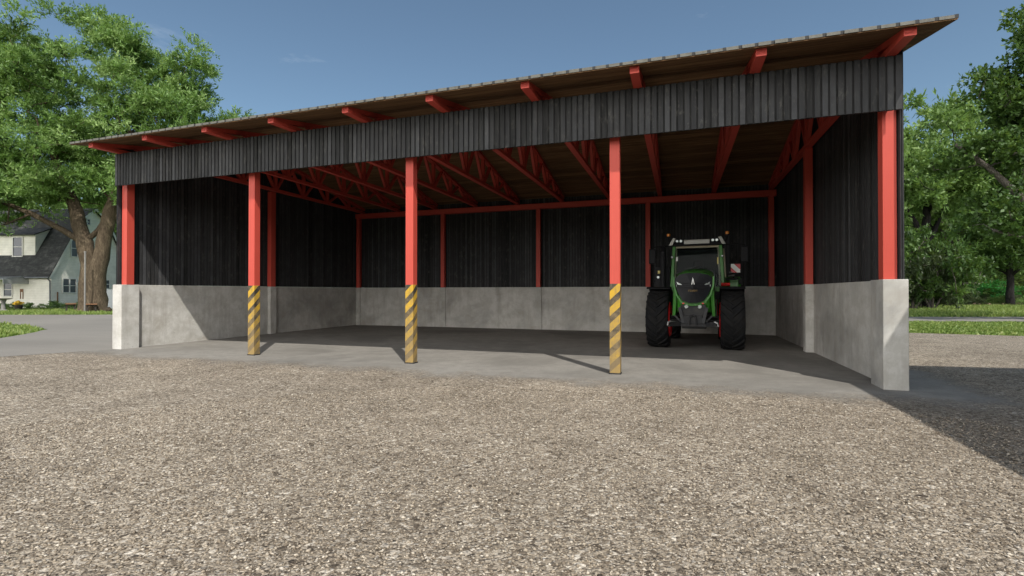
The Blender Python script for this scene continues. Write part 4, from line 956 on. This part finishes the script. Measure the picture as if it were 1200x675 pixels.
# loose crushed stone lying on the yard near the viewer (uncountable)
def stones(n):
    rng = np.random.default_rng(77); P = []
    while len(P) < n:
        r = 1.6 + 7.4*rng.random()**.75; a = .3247 + PI/2 + rng.uniform(-.86,.86); P.append((r*math.cos(a), r*math.sin(a)))
    P = np.array(P); oc = np.array([(1,0,0),(0,1,0),(-1,0,0),(0,-1,0),(0,0,1),(0,0,-1)], float)
    oc = np.array([(1,.2,0),(.3,1,.1),(-.9,.4,-.1),(-.3,-1,.1),(.2,-.2,1),(-.1,.1,-1)], float)
    V = oc[None]*(1+rng.normal(size=(n,6,3))*.28) ; sz = .0062 + .0085*rng.random(n)**2.2
    V = V*sz[:,None,None]*np.array([1.25,1,.62]); th = rng.random(n)*2*PI; c, s_ = np.cos(th)[:,None], np.sin(th)[:,None]
    X = V[:,:,0]*c - V[:,:,1]*s_; Y = V[:,:,0]*s_ + V[:,:,1]*c
    V = np.stack([X + P[:,0:1], Y + P[:,1:2], V[:,:,2] + (sz*.30)[:,None]], axis=2).reshape(-1,3)
    F = np.array([(0,1,4),(1,2,4),(2,3,4),(3,0,4),(1,0,5),(2,1,5),(3,2,5),(0,3,5)]); F = (F[None] + 6*np.arange(n)[:,None,None]).reshape(-1,3)
    m = len(F); me = bpy.data.meshes.new('loose_stones'); me.vertices.add(6*n); me.vertices.foreach_set('co', V.astype(np.float32).ravel())
    me.loops.add(3*m); me.loops.foreach_set('vertex_index', F.astype(np.int32).ravel()); me.polygons.add(m)
    me.polygons.foreach_set('loop_start', np.arange(0,3*m,3, dtype=np.int32)); me.polygons.foreach_set('loop_total', np.full(m,3, dtype=np.int32))
    at = me.attributes.new('tone','FLOAT','FACE'); at.data.foreach_set('value', np.repeat(rng.random(n), 8).astype(np.float32)); me.update(calc_edges=True)
    nn = NT('loose_stone'); col = nn.ramp(nn.attr(), [(.0,(.13,.104,.078)),(.3,(.235,.192,.145)),(.6,(.325,.272,.208)),(.88,(.42,.362,.288)),(1.0,(.60,.54,.45))])
    nn.pbr(col, .92, 0, None, .2); me.materials.append(nn.m); o = bpy.data.objects.new('loose_stones', me); COL.objects.link(o)
    return tag(o, 'loose pale crushed stones lying on the gravel yard', 'gravel', None, 'stuff')
stones(55000)

# ------------------------------------------------------------------ camera, light, sky
cam = bpy.data.cameras.new('camera'); co = bpy.data.objects.new('camera', cam); COL.objects.link(co)
co.location = (0,0,1.7); co.rotation_euler = (math.radians(90.454), 0, 0.3247); cam.sensor_width = 36; cam.lens = 584.02/1200*36; cam.clip_end = 4000; cam.clip_start = .05
sc.camera = co
EL = math.radians(49.6); hd = Vector((.607,-.794,0)).normalized()
sd = Vector((hd.x*math.cos(EL), hd.y*math.cos(EL), math.sin(EL)))
su = bpy.data.lights.new('sun', 'SUN'); su.energy = 3.05; su.angle = math.radians(.5); su.color = (1.0,.955,.88)
so = bpy.data.objects.new('sun', su); COL.objects.link(so); so.rotation_euler = sd.to_track_quat('Z','Y').to_euler(); so.location = (10,-20,30)
w = bpy.data.worlds.new('World'); sc.world = w; w.use_nodes = True; nt = w.node_tree; nt.nodes.clear()
sky = nt.nodes.new('ShaderNodeTexSky'); sky.sky_type = 'NISHITA'; sky.sun_disc = False; sky.sun_elevation = EL
sky.sun_rotation = math.atan2(sd.x, sd.y); sky.air_density = 1.0; sky.dust_density = 1.2; sky.ozone_density = 1.0; sky.altitude = 200
bg = nt.nodes.new('ShaderNodeBackground'); bg.inputs['Strength'].default_value = .085; ow = nt.nodes.new('ShaderNodeOutputWorld')
hs = nt.nodes.new('ShaderNodeHueSaturation'); hs.inputs['Saturation'].default_value = .92
mt = nt.nodes.new('ShaderNodeMix'); mt.data_type = 'RGBA'; mt.blend_type = 'MULTIPLY'; mt.inputs[0].default_value = 1; mt.inputs[7].default_value = (.84,1.0,1.0,1)
nt.links.new(sky.outputs[0], mt.inputs[6]); nt.links.new(mt.outputs[2], hs.inputs['Color'])
# a few thin wisps of cloud
tcw = nt.nodes.new('ShaderNodeTexCoord'); mp = nt.nodes.new('ShaderNodeMapping'); mp.inputs['Scale'].default_value = (1,1,3.5)
nz = nt.nodes.new('ShaderNodeTexNoise'); nz.inputs['Scale'].default_value = 3.2; nz.inputs['Detail'].default_value = 7; nz.inputs['Roughness'].default_value = .6
rp_ = nt.nodes.new('ShaderNodeValToRGB'); rp_.color_ramp.elements[0].position = .63; rp_.color_ramp.elements[1].position = .88; rp_.color_ramp.elements[1].color = (.4,.4,.4,1)
mx = nt.nodes.new('ShaderNodeMix'); mx.data_type = 'RGBA'
nt.links.new(tcw.outputs['Generated'], mp.inputs['Vector']); nt.links.new(mp.outputs[0], nz.inputs['Vector']); nt.links.new(nz.outputs['Fac'], rp_.inputs['Fac'])
nt.links.new(rp_.outputs['Color'], mx.inputs[0]); nt.links.new(hs.outputs[0], mx.inputs[6]); mx.inputs[7].default_value = (8,8.6,9.2,1)
# unseen bright cloud bank, added low behind the viewer to brighten the shed
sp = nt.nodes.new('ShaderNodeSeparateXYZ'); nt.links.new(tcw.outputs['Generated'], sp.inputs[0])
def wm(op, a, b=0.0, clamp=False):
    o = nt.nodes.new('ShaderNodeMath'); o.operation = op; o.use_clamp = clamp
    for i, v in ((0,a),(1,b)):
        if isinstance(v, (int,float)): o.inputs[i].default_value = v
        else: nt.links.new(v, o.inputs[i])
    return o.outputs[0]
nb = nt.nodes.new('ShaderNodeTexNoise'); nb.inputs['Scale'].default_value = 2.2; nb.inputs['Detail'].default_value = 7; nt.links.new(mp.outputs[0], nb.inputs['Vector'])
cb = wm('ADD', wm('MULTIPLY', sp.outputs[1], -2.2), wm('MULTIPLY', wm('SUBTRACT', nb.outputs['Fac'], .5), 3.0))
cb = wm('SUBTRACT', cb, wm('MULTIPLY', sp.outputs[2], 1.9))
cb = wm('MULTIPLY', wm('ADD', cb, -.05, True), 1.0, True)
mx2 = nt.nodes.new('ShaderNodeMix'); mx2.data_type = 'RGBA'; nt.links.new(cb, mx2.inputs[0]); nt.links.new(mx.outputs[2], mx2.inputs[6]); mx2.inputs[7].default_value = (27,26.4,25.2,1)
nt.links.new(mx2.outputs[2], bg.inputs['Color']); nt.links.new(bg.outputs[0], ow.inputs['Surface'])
sc.view_settings.view_transform = 'Standard'; sc.view_settings.look = 'None'; sc.view_settings.exposure = .52; sc.view_settings.gamma = 1
sc.render.engine = 'CYCLES'; sc.cycles.max_bounces = 10; sc.cycles.diffuse_bounces = 8; sc.cycles.transparent_max_bounces = 12
try: sc.cycles.use_denoising = True
except Exception: pass
